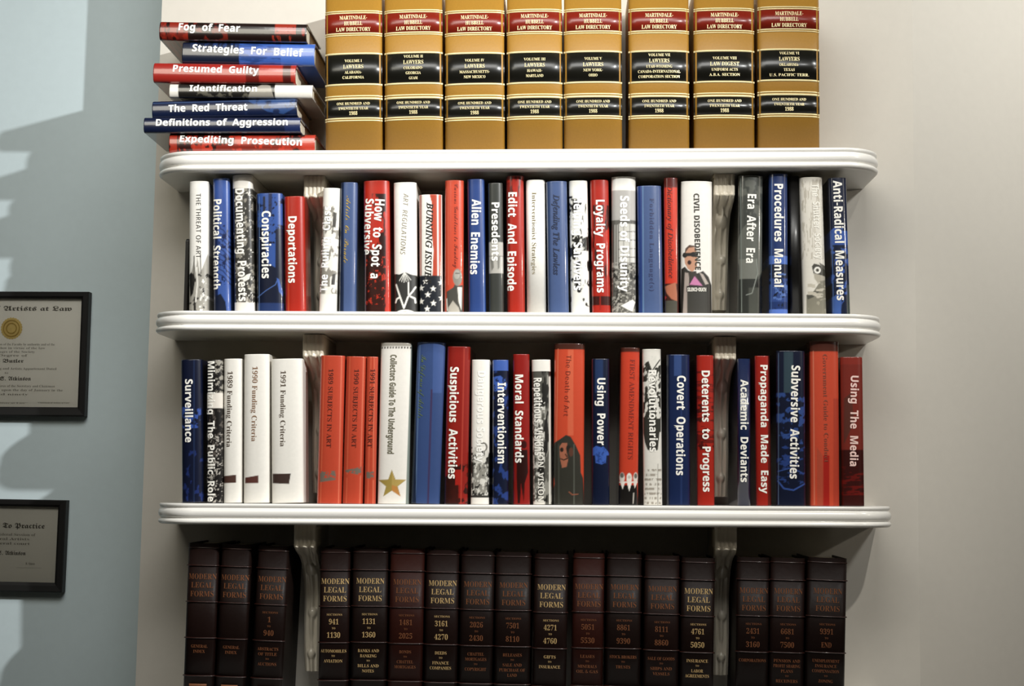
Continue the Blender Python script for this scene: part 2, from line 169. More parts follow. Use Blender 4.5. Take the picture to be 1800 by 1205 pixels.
's': (127, [[66,-4,32,4,22,-4,16,-4,16,46,23,46,29,30,38,17,49,9,62,6,78,12,84,26,80,37,33,65,18,85,16,97,19,114,28,128,43,137,62,140,94,134,101,140,107,140,107,97,100,97,86,122,65,130,51,126,47,120,47,107,56,97,97,75,106,67,113,42,110,23,100,8,85,-1]]),
't': (100, [[54,-4,39,-2,29,5,23,16,21,122,9,122,9,132,39,162,57,186,63,186,63,136,91,136,91,122,63,122,64,28,69,19,83,21,91,33,98,29,80,4]]),
'u': (165, [[58,-4,40,-1,29,8,22,22,19,118,13,128,5,129,5,136,62,136,63,26,71,17,90,19,100,29,99,118,97,124,83,129,83,136,142,136,143,22,145,17,158,13,158,6,100,-4,100,18,82,1]]),
'v': (135, [[63,-4,10,123,-1,129,-1,136,72,136,72,129,60,127,57,121,81,54,106,119,102,127,89,129,89,136,134,136,134,129,122,122,70,-4]]),
'w': (191, [[54,-4,5,121,-5,129,-5,136,61,136,61,129,53,127,51,117,73,56,93,103,83,127,74,129,74,136,142,136,142,129,133,127,130,121,147,62,169,117,169,124,156,129,156,136,196,136,196,129,187,125,134,-4,127,-4,98,86,61,-4]]),
'x': (140, [[2,0,2,6,15,13,54,60,11,125,2,129,2,136,74,136,74,129,65,128,62,123,81,90,102,118,102,126,88,129,88,136,137,136,137,130,124,124,87,81,133,9,140,7,140,0,68,0,68,7,78,9,81,13,60,50,37,15,40,9,52,6,52,0]]),
'y': (132, [[23,-62,4,-55,-3,-37,2,-23,16,-17,28,-22,34,-42,43,-41,57,-19,62,-2,7,126,-2,129,-2,136,71,136,71,129,60,127,56,121,81,52,103,110,104,125,89,129,89,136,132,136,132,129,126,128,118,116,64,-29,50,-51,42,-57]]),
},
'italic': {
'B': (189, [[-14,0,-13,6,8,11,14,19,56,174,55,187,35,194,36,200,110,200,160,189,177,157,164,127,128,108,153,91,162,62,159,45,151,29,138,17,99,2],[111,114,130,124,142,139,146,159,137,182,110,190,90,185,70,116,73,112],[93,13,113,24,125,42,129,65,127,82,118,93,104,100,67,100,45,19,50,11]]),
'D': (218, [[-15,0,-14,6,8,11,13,19,57,180,51,191,35,194,36,200,140,198,163,190,181,178,195,161,203,141,206,117,204,94,185,53,150,21,101,2],[96,12,116,19,147,45,166,81,173,124,169,152,157,173,137,186,109,190,91,186,45,21,52,12]]),
'E': (195, [[-14,0,-13,6,8,11,13,19,57,180,52,191,35,194,36,200,189,200,181,157,176,157,173,178,168,184,149,190,92,187,68,112,111,114,124,118,138,140,144,140,123,69,118,69,119,89,114,98,66,102,46,15,56,11,105,11,135,20,147,29,166,55,172,55,151,0]]),
'G': (233, [[105,-4,79,-2,56,6,37,18,23,34,14,54,14,99,30,140,60,174,78,187,108,200,141,204,160,203,200,190,209,193,216,202,221,202,208,141,203,141,197,164,184,181,166,191,142,195,117,191,94,178,74,158,59,132,49,103,46,75,50,45,63,23,83,9,110,5,137,11,152,27,165,80,159,89,138,92,140,98,223,98,221,92,205,89,197,81,179,15,144,1]]),
'I': (105, [[-13,0,-12,6,9,11,16,22,58,180,53,191,36,194,38,200,118,200,117,194,96,189,91,181,48,26,49,13,69,6,68,0]]),
'L': (193, [[-10,0,-9,6,12,11,18,19,61,180,56,191,39,194,40,200,120,200,118,195,99,189,93,181,50,22,51,16,61,11,112,11,141,19,152,28,172,57,177,57,158,0]]),
'N': (215, [[145,-5,66,160,29,18,34,9,52,6,51,0,-14,0,-13,6,7,11,13,18,57,176,51,188,35,194,36,200,78,200,152,47,186,174,186,188,164,194,165,200,231,200,229,194,209,189,201,178,151,-5]]),
'R': (194, [[-14,0,-13,6,8,11,14,19,56,174,55,187,35,194,36,200,148,197,167,189,178,175,182,157,168,122,125,101,158,23,171,8,182,6,180,0,135,0,95,98,66,99,46,20,51,9,70,5,68,0],[114,111,133,121,145,136,149,156,139,182,108,190,93,187,68,109]]),
'S': (159, [[66,-4,18,6,11,3,6,-3,1,-3,11,63,16,63,20,38,29,20,44,8,63,5,83,10,96,24,101,53,94,67,53,115,39,140,40,166,54,189,79,203,115,202,135,197,151,203,142,145,137,145,135,167,127,182,115,192,100,195,86,193,75,186,69,176,68,153,79,135,113,97,125,77,129,54,121,24,99,4]]),
'T': (181, [[21,0,23,6,47,12,56,26,99,185,97,188,67,189,44,181,36,174,25,151,19,152,32,200,198,200,189,151,184,151,182,174,177,183,166,188,134,189,130,186,86,27,87,12,91,8,114,6,112,0]]),
'U': (211, [[86,-4,60,-1,39,10,27,27,22,49,54,181,48,191,29,195,31,200,115,200,114,195,99,193,84,178,51,47,54,31,62,20,75,12,93,10,122,16,143,34,151,51,182,167,182,186,179,191,160,195,162,200,229,200,228,195,210,191,201,181,162,46,140,12,125,3]]),
'a': (147, [[11,-1,-1,14,0,51,21,98,39,118,59,132,79,136,93,132,100,121,104,133,126,133,95,19,100,15,121,34,125,31,103,5,84,-3,75,0,72,10,82,51,51,10,37,0],[35,14,50,21,65,37,90,87,94,111,91,124,79,129,66,125,41,97,25,52,23,32,26,18]]),
'b': (147, [[20,-2,0,9,-2,16,39,178,39,192,22,196,23,201,70,209,44,108,67,129,92,136,108,133,121,125,129,111,130,76,114,43,88,15,54,-1],[41,4,57,7,72,17,86,32,104,72,104,104,91,120,67,119,54,109,44,93,21,16,26,7]]),
'c': (128, [[43,-3,25,0,11,10,3,26,1,61,12,89,31,114,64,133,86,136,107,130,115,115,111,103,100,98,91,101,88,110,95,125,92,128,70,126,43,102,28,65,27,31,41,12,53,10,75,16,98,35,103,30,73,5]]),
'd': (153, [[26,-3,14,-1,4,6,-4,32,2,62,30,108,53,127,83,136,97,134,104,126,118,191,100,196,102,201,146,210,148,207,101,19,108,13,132,35,136,31,113,5,93,-3,82,0,79,12,87,48,57,9,42,0],[39,12,55,19,71,37,96,88,100,112,96,125,85,129,71,126,44,99,25,53,22,34,27,18]]),
'e': (124, [[38,-3,22,0,9,9,1,23,-2,42,4,71,20,99,43,122,64,133,84,136,104,130,111,114,106,97,90,82,63,69,26,61,24,42,31,19,51,11,72,17,95,35,99,31,71,5],[27,68,53,74,72,86,84,100,88,117,85,125,77,128,59,121,41,99]]),
'f': (86, [[-21,-66,-28,-65,-38,-56,-37,-40,-29,-37,-21,-40,-20,-57,-10,-55,3,-22,31,122,3,122,5,131,32,131,45,173,58,193,74,205,93,210,111,204,118,189,115,179,105,176,97,179,96,198,88,202,74,193,57,131,90,131,89,122,55,122,36,31,14,-37,-2,-59]]),
'g': (123, [[27,-66,7,-64,-9,-56,-19,-46,-22,-32,-13,-9,15,10,6,17,3,25,25,52,10,66,4,84,12,110,34,130,65,137,106,127,125,127,125,114,105,114,105,87,89,64,63,51,35,50,26,37,32,30,83,8,93,-3,96,-17,87,-43,63,-60],[48,55,57,57,72,71,81,94,81,117,71,129,55,128,34,104,29,78,33,61],[32,-57,65,-49,76,-26,64,-8,23,8,3,-9,-4,-27,5,-50]]),
'h': (173, [[131,-3,112,5,105,26,121,122,118,135,108,139,91,134,75,117,61,95,38,0,11,0,51,194,46,204,28,208,31,220,84,220,61,118,90,148,118,158,141,149,149,125,132,29,135,19,142,15,161,22,166,14,148,1]]),
'i': (76, [[47,170,39,178,39,190,47,198,58,198,67,190,67,178,58,170],[14,-3,4,1,0,12,26,114,21,122,8,124,9,129,53,136,56,133,25,22,31,14,41,19,56,36,60,32,36,5]]),
'l': (74, [[14,-3,3,1,-1,11,43,182,40,195,25,197,26,203,73,209,24,21,29,15,53,35,57,31,33,5]]),
'n': (157, [[96,-4,85,0,81,12,104,109,102,116,97,118,84,113,68,100,40,61,18,0,-5,0,26,106,26,118,8,123,8,128,56,136,40,76,81,121,99,132,113,136,126,132,130,120,105,21,112,14,121,21,134,39,139,36,118,6]]),
'o': (151, [[45,-3,26,0,11,9,1,24,0,60,15,92,40,119,71,134,107,133,122,123,132,108,135,89,129,59,112,32,88,10,67,0],[60,7,71,14,91,37,104,67,110,97,103,121,85,129,71,125,44,99,26,57,26,23,38,7]]),
'r': (96, [[-5,0,23,103,23,117,5,122,6,128,53,135,38,77,68,121,89,136,101,128,101,115,92,105,77,107,73,115,41,68,18,0]]),
's': (107, [[23,-3,3,3,-10,-2,-3,46,2,45,10,15,19,7,40,6,52,19,52,40,20,89,17,102,20,116,27,127,39,134,53,136,88,131,95,135,89,92,84,92,75,120,56,129,49,127,40,118,42,102,74,52,77,38,72,17,56,2,46,-2]]),
't': (80, [[14,-3,4,0,0,11,28,122,8,122,10,128,35,140,58,169,65,169,54,131,79,131,76,122,52,122,26,19,31,13,53,34,58,29,35,5]]),
'w': (192, [[21,-3,19,89,14,115,8,122,-1,124,-1,129,34,136,39,121,42,39,103,136,108,136,118,30,152,71,167,103,156,123,160,133,168,136,178,131,182,118,173,89,103,-3,99,-3,88,95,26,-3]]),
'y': (116, [[-19,-66,-29,-63,-32,-49,-26,-43,-4,-47,4,-43,34,-3,12,105,5,119,-10,124,-10,129,27,136,31,130,53,25,86,80,93,100,92,107,80,119,83,133,92,136,103,131,107,117,103,96,90,68,37,-14,-3,-59]]),
},
'fraktur': {
'A': (209, [[63,-9,56,-1,63,5,34,34,21,30,17,40,49,53,72,70,86,93,90,121,80,155,69,165,40,166,22,148,19,135,30,107,64,92,62,82,38,88,21,101,11,118,8,140,15,171,34,193,48,198,79,198,93,192,114,169,121,136,115,105,97,75,68,51,95,25,141,49,136,182,145,188,154,171,170,191,197,200,197,190,179,166,179,50,187,38,201,46,208,38,166,-6,155,-2,158,7,142,35]]),
'B': (229, [[98,-4,36,25,29,22,30,5,20,1,10,27,12,37,29,51,70,64,92,85,98,101,99,133,89,155,70,167,49,168,33,159,23,135,34,107,68,92,66,82,42,88,25,101,14,118,11,140,18,171,38,192,51,198,82,198,108,183,118,171,176,201,182,192,178,186,196,156,209,153,215,144,178,123,195,114,215,86,214,48,184,16,132,-3],[129,110,171,134,146,172,124,161],[151,16,166,22,177,36,180,55,175,78,160,94,139,99,125,97,106,67,70,52,132,20]]),
'L': (166, [[80,-1,37,16,20,16,10,4,3,8,26,52,34,56,49,52,55,66,20,123,15,140,20,161,34,180,70,199,105,199,133,186,149,162,149,122,143,115,123,117,113,110,112,99,121,94,142,98,146,88,126,82,104,89,97,108,100,133,123,138,132,146,131,162,120,179,101,188,73,187,53,170,54,143,86,93,86,71,62,46,121,27,146,43,153,38,116,-4]]),
'P': (196, [[75,-56,62,19,38,25,26,14,16,18,35,68,45,65,45,57,61,52,61,136,55,163,36,172,19,165,12,145,19,123,37,112,34,101,9,118,0,147,7,172,24,190,61,195,81,185,95,157,153,202,158,194,154,185,183,100,182,81,135,-6,97,7,82,-56],[137,28,145,38,151,66,120,164,97,143,98,40]]),
'S': (225, [[88,-3,41,21,25,41,16,66,12,94,19,130,39,162,70,186,98,197,133,200,188,171,198,175,192,192,202,200,210,196,211,180,203,167,159,146,116,169,77,173,51,158,37,131,37,96,52,65,81,39,132,24,155,28,175,38,190,53,195,72,187,96,166,104,98,76,62,108,57,139,66,153,81,161,101,161,124,140,114,134,103,147,81,149,69,138,69,123,90,113,151,137,169,132,187,119,201,99,207,73,204,52,181,17,142,-3]]),
'T': (170, [[114,-6,28,37,13,29,6,36,28,62,45,69,86,59,94,68,62,99,54,116,63,135,88,155,46,171,24,158,24,138,41,116,33,108,16,128,13,163,28,183,55,198,84,197,157,161,172,166,177,158,143,131,132,131,98,149,85,132,125,91,129,78,119,58,89,48,125,29,147,29,160,38,167,30]]),
'a': (126, [[28,-6,23,0,26,3,10,32,8,73,25,101,61,134,112,116,112,108,105,104,105,29,109,26,120,33,125,28,96,-6,90,-1,92,2,77,11,72,27],[53,25,72,39,72,99,49,111,39,95,38,55]]),
'c': (103, [[50,-6,43,-1,47,3,26,18,16,35,19,104,61,136,87,124,93,127,98,121,74,100,50,117,48,41,68,27,89,39,94,32]]),
'd': (128, [[10,16,15,31,15,107,48,127,16,149,8,166,21,187,56,195,56,187,43,184,38,176,46,162,113,114,122,86,115,57,66,-6],[72,19,79,23,91,53,90,92,59,120,47,114,47,33]]),
'e': (111, [[62,-6,24,20,18,33,16,94,20,102,75,136,102,92,47,50,56,34,67,29,85,30,97,39,102,33],[47,62,76,84,56,116,48,108]]),
'f': (82, [[31,-52,18,106,5,106,5,114,16,123,30,174,47,193,85,191,90,195,97,191,81,161,50,172,39,163,52,125,79,125,79,106,52,106,38,-52]]),
'h': (124, [[60,-54,53,-49,74,-16,85,15,88,47,83,77,65,107,50,96,51,30,58,26,68,34,73,28,39,-6,31,-6,10,10,19,32,17,172,13,181,20,186,32,162,48,187,74,195,74,187,55,179,50,107,89,136,95,131,92,125,117,75,112,27,93,-11]]),
'i': (86, [[28,148,41,192,54,198,62,195,65,187,37,148],[52,-6,29,16,28,100,11,95,6,101,41,136,48,132,45,126,67,112,62,100,61,28,66,25,77,34,83,29]]),
'k': (125, [[31,-6,10,10,19,32,18,167,13,181,20,186,32,162,48,187,74,195,74,187,62,185,51,169,50,108,98,137,112,99,90,78,114,27,119,31,125,26,94,-6,88,-2,91,2,84,10,78,38,64,60,50,51,51,31,58,25,64,31,70,25,39,-6],[50,63,82,90,74,111,50,97]]),
'l': (76, [[49,-6,42,-3,44,1,10,17,15,32,15,171,11,181,18,186,30,162,45,187,72,195,72,187,53,179,49,37,68,27,78,32,84,27]]),
'm': (206, [[34,-6,13,10,13,18,20,23,21,100,17,106,12,101,6,106,33,136,50,118,53,101,90,136,98,136,114,119,116,102,153,136,161,136,186,120,180,108,179,31,184,25,195,34,201,29,170,-6,147,15,145,102,138,108,116,88,118,23,125,18,125,10,104,-6,96,-6,76,10,76,18,82,23,82,102,76,108,53,88,56,23,62,18,62,10,42,-6]]),
'n': (143, [[34,-6,13,10,13,18,20,23,21,100,17,106,12,101,6,106,33,136,50,118,53,101,89,136,97,136,123,120,117,108,116,31,121,25,132,34,138,29,107,-6,84,16,82,102,75,109,53,88,56,23,62,18,62,10,42,-6]]),
'o': (123, [[12,13,16,24,17,107,89,136,93,129,89,127,115,79,115,58,101,34,65,-6],[74,19,86,41,85,69,61,115,49,110,49,30]]),
'r': (100, [[52,-6,45,-2,48,2,16,17,20,29,21,100,17,106,12,101,6,106,33,136,50,118,53,101,73,136,80,136,96,116,96,106,83,86,75,86,66,105,53,86,55,36,73,27,85,35,91,30]]),
's': (120, [[47,-6,10,20,10,28,30,50,8,87,35,122,54,136,74,125,94,123,104,134,104,149,93,160,80,160,68,143,55,152,75,170,91,170,105,163,113,150,112,127,84,90,105,71,113,49,111,37,96,17],[53,70,76,97,37,111,32,102],[78,17,89,36,85,49,65,65,37,36,66,16]]),
't': (86, [[49,-6,42,-2,45,2,15,14,19,27,21,106,8,106,8,114,33,138,46,165,55,165,52,125,83,125,83,106,52,106,52,33,70,26,80,32,85,27]]),
'u': (144, [[43,-6,14,11,14,19,21,22,22,101,18,106,12,100,6,105,34,136,51,118,56,28,63,24,84,40,82,108,75,112,75,120,95,136,103,136,124,120,124,112,117,108,116,31,121,25,132,34,138,29,107,-6,88,9,84,29]]),
'v': (124, [[13,11,18,24,18,95,8,113,33,145,40,140,36,131,51,105,88,136,96,136,116,91,116,59,102,34,66,-6],[74,19,86,37,85,80,69,108,51,92,51,28]]),
'w': (187, [[33,-6,13,10,13,18,19,22,21,92,10,113,35,145,42,140,38,131,53,104,89,136,97,136,110,121,116,105,152,136,160,136,181,71,173,46,129,-6,78,10,83,23,84,92,79,107,71,107,53,92,55,22,62,18,62,10,41,-6],[136,19,150,41,147,81,133,108,116,92,116,28]]),
},
'script': {
'A': (237, [[8,-5,-11,13,-11,39,6,56,35,54,40,36,8,16,9,9,25,1,57,12,96,45,84,63,83,95,101,112,132,112,146,102,226,177,279,206,285,203,195,19,214,28,272,80,293,86,211,15,188,4,138,-3,145,14,104,37,45,-4],[168,53,257,188,214,154,154,93],[104,55,138,93,127,98,105,82],[148,23,153,53,146,84,112,46]]),
'C': (224, [[142,-2,108,5,85,24,77,51,82,77,53,91,43,120,47,140,75,176,123,198,168,196,108,175,81,150,64,110,69,92,86,84,122,134,188,186,220,199,247,199,262,187,263,167,249,145,191,100,132,80,116,34,123,13,143,6,167,11,205,38,209,65,198,75,181,75,161,59,150,29,144,32,143,54,155,73,176,83,211,77,220,56,213,34,194,15],[138,89,167,100,220,141,244,185,236,193,195,163]]),
'D': (241, [[55,-1,35,10,39,30,59,35,110,25,168,124,212,174,188,188,133,189,90,164,62,119,59,98,65,81,91,76,129,105,144,133,147,161,155,161,154,133,133,93,99,69,55,72,37,88,31,111,40,141,64,169,97,189,154,201,192,196,221,179,247,184,229,172,244,146,249,113,236,57,216,26,180,2,157,-1,118,7,96,0],[160,10,199,23,227,62,238,112,234,144,222,164,176,50,137,16],[71,6,101,16,62,27,43,18,47,11]]),
'F': (236, [[97,85,87,91,78,115,94,153,139,187,196,201,269,188,297,191,269,169,255,166,190,184,157,185,128,172,104,151,89,127,92,100,104,94,119,99,146,135,151,172,160,171,168,157,167,128,152,101,127,85],[88,-2,44,8,33,20,31,46,47,61,76,58,81,39,55,27,55,17,72,8,107,11,126,24,157,75,104,55,161,85,176,116,226,166,231,162,210,91,223,92,235,115,249,123,257,121,258,106,233,85,227,56,204,51,219,84,207,83,190,46,164,19,130,3],[233,93,250,108,250,115,243,114]]),
'G': (218, [[127,-3,81,7,69,19,65,35,74,55,95,62,111,58,117,46,112,34,91,25,91,14,118,6,150,23,181,70,153,63,131,67,113,81,87,82,60,94,46,116,46,146,66,175,101,195,122,196,84,165,68,136,68,108,88,90,108,88,104,128,117,153,139,175,193,200,218,200,235,186,230,154,182,104,132,83,140,74,176,75,234,104,209,42,191,17,164,2],[132,91,170,107,221,155,228,175,223,188,214,193,176,169,141,118]]),
'I': (203, [[49,0,20,20,18,46,36,63,64,60,67,39,41,28,41,17,57,8,85,10,101,20,128,59,96,75,85,105,97,137,130,166,177,188,217,198,267,197,245,190,212,143,182,71,203,84,219,125,225,125,224,98,214,81,177,61,134,15,93,0],[132,68,174,144,224,190,194,182,145,153,115,111,111,92,116,76]]),
'O': (182, [[80,-2,43,12,33,30,31,71,49,109,75,141,137,186,192,202,219,195,226,164,217,162,215,181,194,194,172,188,127,150,86,83,67,25,71,11,96,9,128,30,159,67,187,122,190,156,183,159,164,151,117,85,98,30,90,29,92,54,121,114,164,161,185,167,204,159,210,124,176,61,134,19,107,3]]),
'P': (221, [[56,0,29,19,25,34,34,55,56,64,72,59,77,46,71,34,50,27,50,17,64,8,94,11,112,24,146,80,111,73,150,89,189,150,235,185,166,190,111,171,74,135,68,117,75,102,89,97,110,103,139,129,160,176,163,139,146,107,116,88,82,88,61,104,59,116,67,142,91,167,129,188,197,201,246,190,281,194,256,185,273,168,279,148,268,120,238,97,193,85,167,38,127,8,103,0],[197,95,222,108,246,146,243,179,220,151]]),
'a': (170, [[101,-2,86,3,80,19,61,3,40,-2,17,6,10,15,10,40,24,64,48,85,76,97,105,95,112,85,118,98,154,99,118,14,149,36,155,30,125,6],[47,6,82,34,105,83,89,89,48,40,40,11]]),
'd': (194, [[42,-2,18,6,8,29,16,54,36,77,63,93,91,99,107,96,116,86,170,185,210,188,114,14,119,10,153,36,160,30,132,6,110,-2,90,4,83,21,63,4],[57,8,90,41,105,69,106,88,99,90,79,78,48,37,43,9]]),
'e': (132, [[31,0,8,19,7,43,22,66,74,97,98,98,113,86,113,68,82,43,47,33,43,9,79,14,109,36,115,30,64,0],[50,41,70,48,86,63,93,79,87,89,76,83]]),
'f': (171, [[103,30,82,9,43,-3,-5,-87,-45,-92,15,12,13,27,29,36,54,76,29,54,24,61,52,86,124,180,158,195,175,190,181,176,170,145,138,112,91,80,49,7,71,13,96,36],[91,91,144,133,161,175,152,185,128,160]]),
'g': (169, [[150,30,100,0,53,-70,29,-89,4,-95,-21,-88,-30,-70,-7,-34,61,-2,68,11,38,-2,15,6,8,16,8,41,22,65,46,85,74,97,103,96,110,86,117,97,157,101,108,13,144,36],[43,6,60,13,92,55,101,88,90,88,68,67,36,12],[12,-81,56,-14,8,-40,-5,-56,-7,-82]]),
'i': (111, [[76,120,73,137,84,147,103,144,107,128,96,118],[93,30,62,3,41,-2,23,3,17,20,40,71,23,54,17,61,51,96,96,99,52,10,87,36]]),
'l': (134, [[97,30,58,0,35,-1,21,11,22,37,38,68,23,54,17,59,49,93,105,184,144,188,54,22,57,10,91,36]]),
'n': (186, [[-1,-3,48,76,24,54,18,61,59,96,80,93,82,63,112,90,136,99,153,92,158,65,127,10,160,36,167,30,139,5,109,0,97,14,98,40,134,86,120,83,48,0]]),
'o': (144, [[44,-2,18,7,8,31,16,54,35,76,62,93,90,99,114,91,123,70,117,49,101,27,123,40,130,33,107,18],[67,16,67,25,84,34,99,58,103,86,97,89,69,64,49,29,47,10]]),
'r': (132, [[114,30,82,3,65,-2,41,5,32,22,37,40,71,79,49,78,24,54,17,61,39,80,45,103,55,105,59,92,92,86,101,78,99,63,70,11,108,36]]),
's': (113, [[99,34,52,0,19,-1,2,20,11,34,27,32,30,18,17,11,25,7,44,24,51,81,23,54,17,61,62,106,71,107,68,88,84,47,77,26,93,40]]),
't': (142, [[17,61,60,109,103,180,144,182,120,141,141,141,139,131,113,131,50,11,67,16,91,36,97,30,55,0,32,0,18,21,40,71,23,54]]),
'u': (190, [[172,30,133,0,109,0,95,11,95,30,55,0,32,0,18,20,39,69,23,54,17,61,52,96,99,99,59,26,58,14,72,19,128,96,175,99,128,14,132,10,166,36]]),
},
}
# ------------------------------------------------------------------ pixel <-> place
def ray(px, py):
    c = Vector((px - 900.0, -(py - 602.5), -F_PX))
    return R_CW @ c

def at(px, py, Y=0.0):
    d = ray(px, py)
    t = (Y - CAM_P.y) / d.y
    return CAM_P + d * t

R_NP = np.array([[R_CW[i][j] for j in range(3)] for i in range(3)])
C_NP = np.array(CAM_P)
def proj_np(P):
    c = (P - C_NP) @ R_NP           # world -> camera (R_CW^T)
    return 900.0 + F_PX * c[:, 0] / -c[:, 2], 602.5 - F_PX * c[:, 1] / -c[:, 2]

# ------------------------------------------------------------------ colour
def lin(c):
    if isinstance(c, str):
        c = c.lstrip('#')
        c = [int(c[i:i + 2], 16) / 255.0 for i in (0, 2, 4)]
    return tuple((x / 12.92 if x <= 0.04045 else ((x + 0.055) / 1.055) ** 2.4) for x in c)

MATS = {}
def material(name, color, rough=0.5, coat=0.0, coat_rough=0.08, metal=0.0, noise=0.0, noise_scale=40.0, bump=0.0, spec=0.5, attr=False):
    if name in MATS:
        return MATS[name]
    m = bpy.data.materials.new(name)
    m.use_nodes = True
    nt = m.node_tree
    b = nt.nodes['Principled BSDF']
    b.inputs['Roughness'].default_value = rough
    b.inputs['Metallic'].default_value = metal
    b.inputs['Coat Weight'].default_value = coat
    b.inputs['Coat Roughness'].default_value = coat_rough
    b.inputs['Specular IOR Level'].default_value = spec
    L = nt.links.new
    tc = nt.nodes.new('ShaderNodeTexCoord')
    if attr:
        src = nt.nodes.new('ShaderNodeAttribute'); src.attribute_name = 'Col'
        csock = src.outputs['Color']
    else:
        src = nt.nodes.new('ShaderNodeRGB'); src.outputs[0].default_value = (*lin(color), 1)
        csock = src.outputs[0]
    n = nt.nodes.new('ShaderNodeTexNoise')
    n.inputs['Scale'].default_value = noise_scale
    n.inputs['Detail'].default_value = 4.0
    L(tc.outputs['Object'], n.inputs['Vector'])
    mr = nt.nodes.new('ShaderNodeMapRange')
    mr.inputs['To Min'].default_value = 1.0 - noise
    mr.inputs['To Max'].default_value = 1.0 + noise
    L(n.outputs['Fac'], mr.inputs['Value'])
    mx = nt.nodes.new('ShaderNodeVectorMath'); mx.operation = 'SCALE'
    L(csock, mx.inputs[0]); L(mr.outputs[0], mx.inputs['Scale'])
    L(mx.outputs[0], b.inputs['Base Color'])
    if bump:
        bp = nt.nodes.new('ShaderNodeBump')
        bp.inputs['Strength'].default_value = bump
        bp.inputs['Distance'].default_value = 0.002
        L(n.outputs['Fac'], bp.inputs['Height'])
        L(bp.outputs[0], b.inputs['Normal'])
        if coat:
            L(bp.outputs[0], b.inputs['Coat Normal'])
    MATS[name] = m
    return m

def ink(hexc, rough=0.45, metal=0.0):
    return material('ink_%s_%d' % (hexc.strip('#'), int(metal * 10)), hexc, rough=rough, metal=metal, noise=0.05, noise_scale=300)

# ------------------------------------------------------------------ objects
def link_mesh(name, verts, faces, mat, parent=None, smooth=False, cols=None):
    me = bpy.data.meshes.new(name)
    verts = np.asarray(verts, dtype=np.float32)
    if isinstance(faces, np.ndarray) and faces.ndim == 2 and len(faces):
        k = faces.shape[1]
        me.vertices.add(len(verts)); me.vertices.foreach_set('co', verts.ravel())
        me.loops.add(faces.size); me.loops.foreach_set('vertex_index', faces.ravel().astype(np.int32))
        me.polygons.add(len(faces))
        me.polygons.foreach_set('loop_start', np.arange(0, faces.size, k, dtype=np.int32))
        me.update(calc_edges=True)
    else:
        me.from_pydata([tuple(map(float, v)) for v in verts], [], [tuple(map(int, f)) for f in faces])
    if cols is not None:
        a = me.color_attributes.new('Col', 'FLOAT_COLOR', 'POINT')
        buf = np.ones((len(verts), 4), dtype=np.float32); buf[:, :3] = cols
        a.data.foreach_set('color', buf.ravel())
    if smooth:
        me.polygons.foreach_set('use_smooth', np.ones(len(me.polygons), dtype=bool))
    me.materials.append(mat)
    me.validate()
    o = bpy.data.objects.new(name, me)
    COL.objects.link(o)
    if parent is not None:
        o.parent = parent
    return o

def box_data(x0, x1, y0, y1, z0, z1):
    v = [(x0, y0, z0), (x1, y0, z0), (x1, y1, z0), (x0, y1, z0), (x0, y0, z1), (x1, y0, z1), (x1, y1, z1), (x0, y1, z1)]
    f = [(0, 3, 2, 1), (4, 5, 6, 7), (0, 1, 5, 4), (1, 2, 6, 5), (2, 3, 7, 6), (3, 0, 4, 7)]
    return v, f

def join_data(parts):
    V, F = [], []
    for v, f in parts:
        n = len(V)
        V += list(v)
        F += [tuple(i + n for i in q) for q in f]
    return V, F

def thing(name, label, cat, loc=(0, 0, 0), rot=(0, 0, 0), group=None):
    o = bpy.data.objects.new(name, None)
    o.empty_display_size = 0.05
    COL.objects.link(o)
    o.location = loc
    o.rotation_euler = rot
    o['label'] = label
    o['category'] = cat
    if group:
        o['group'] = group
    return o

# ------------------------------------------------------------------ lettering
_OUT, _TXT = {}, {}
def outlines(font, ch):
    """closed outlines of one character, outer loops anticlockwise and holes clockwise"""
    if (font, ch) in _OUT:
        return _OUT[(font, ch)]
    G = GLYPHS[font]
    if ch not in G:
        G = GLYPHS['serif'] if ch in GLYPHS['serif'] else GLYPHS['sans']
    adv, data = G[ch]
    loops = [[(l[i] / 200.0, l[i + 1] / 200.0) for i in range(0, len(l), 2)] for l in data]
    def inside(p, l):
        r = False
        for i in range(len(l)):
            (xa, ya), (xb, yb) = l[i - 1], l[i]
            if (ya > p[1]) != (yb > p[1]) and p[0] < (xb - xa) * (p[1] - ya) / (yb - ya) + xa:
                r = not r
        return r
    fixed = []
    for i, l in enumerate(loops):
        own = [j for j, m in enumerate(loops) if j != i and all(inside(p, m) for p in l)]
        depth = len(own)
        area = sum(l[k - 1][0] * l[k][1] - l[k][0] * l[k - 1][1] for k in range(len(l)))
        if (area > 0) != (depth % 2 == 0):
            l = l[::-1]
        fixed.append((own, l))
    # each outer outline with the holes directly inside it
    shapes = []
    for i, (own, l) in enumerate(fixed):
        if len(own) % 2 == 0:
            shapes.append([l] + [m for o2, m in fixed if i in o2 and len(o2) == len(own) + 1])
    _OUT[(font, ch)] = (adv / 200.0, shapes)
    return _OUT[(font, ch)]

def grow(l, d):
    """move an outline outwards by d (capital heights)"""
    if not d:
        return l
    out = []
    n = len(l)
    for i in range(n):
        ax, ay = l[i - 1]; bx, by = l[i]; cx, cy = l[(i + 1) % n]
        u = (bx - ax, by - ay); v = (cx - bx, cy - by)
        lu = math.hypot(*u) or 1e-9; lv = math.hypot(*v) or 1e-9
        n1 = (u[1] / lu, -u[0] / lu); n2 = (v[1] / lv, -v[0] / lv)
        mx, my = n1[0] + n2[0], n1[1] + n2[1]
        k = max(0.45, (1 + n1[0] * n2[0] + n1[1] * n2[1]))
        out.append((bx + mx / k * d, by + my / k * d))
    return out

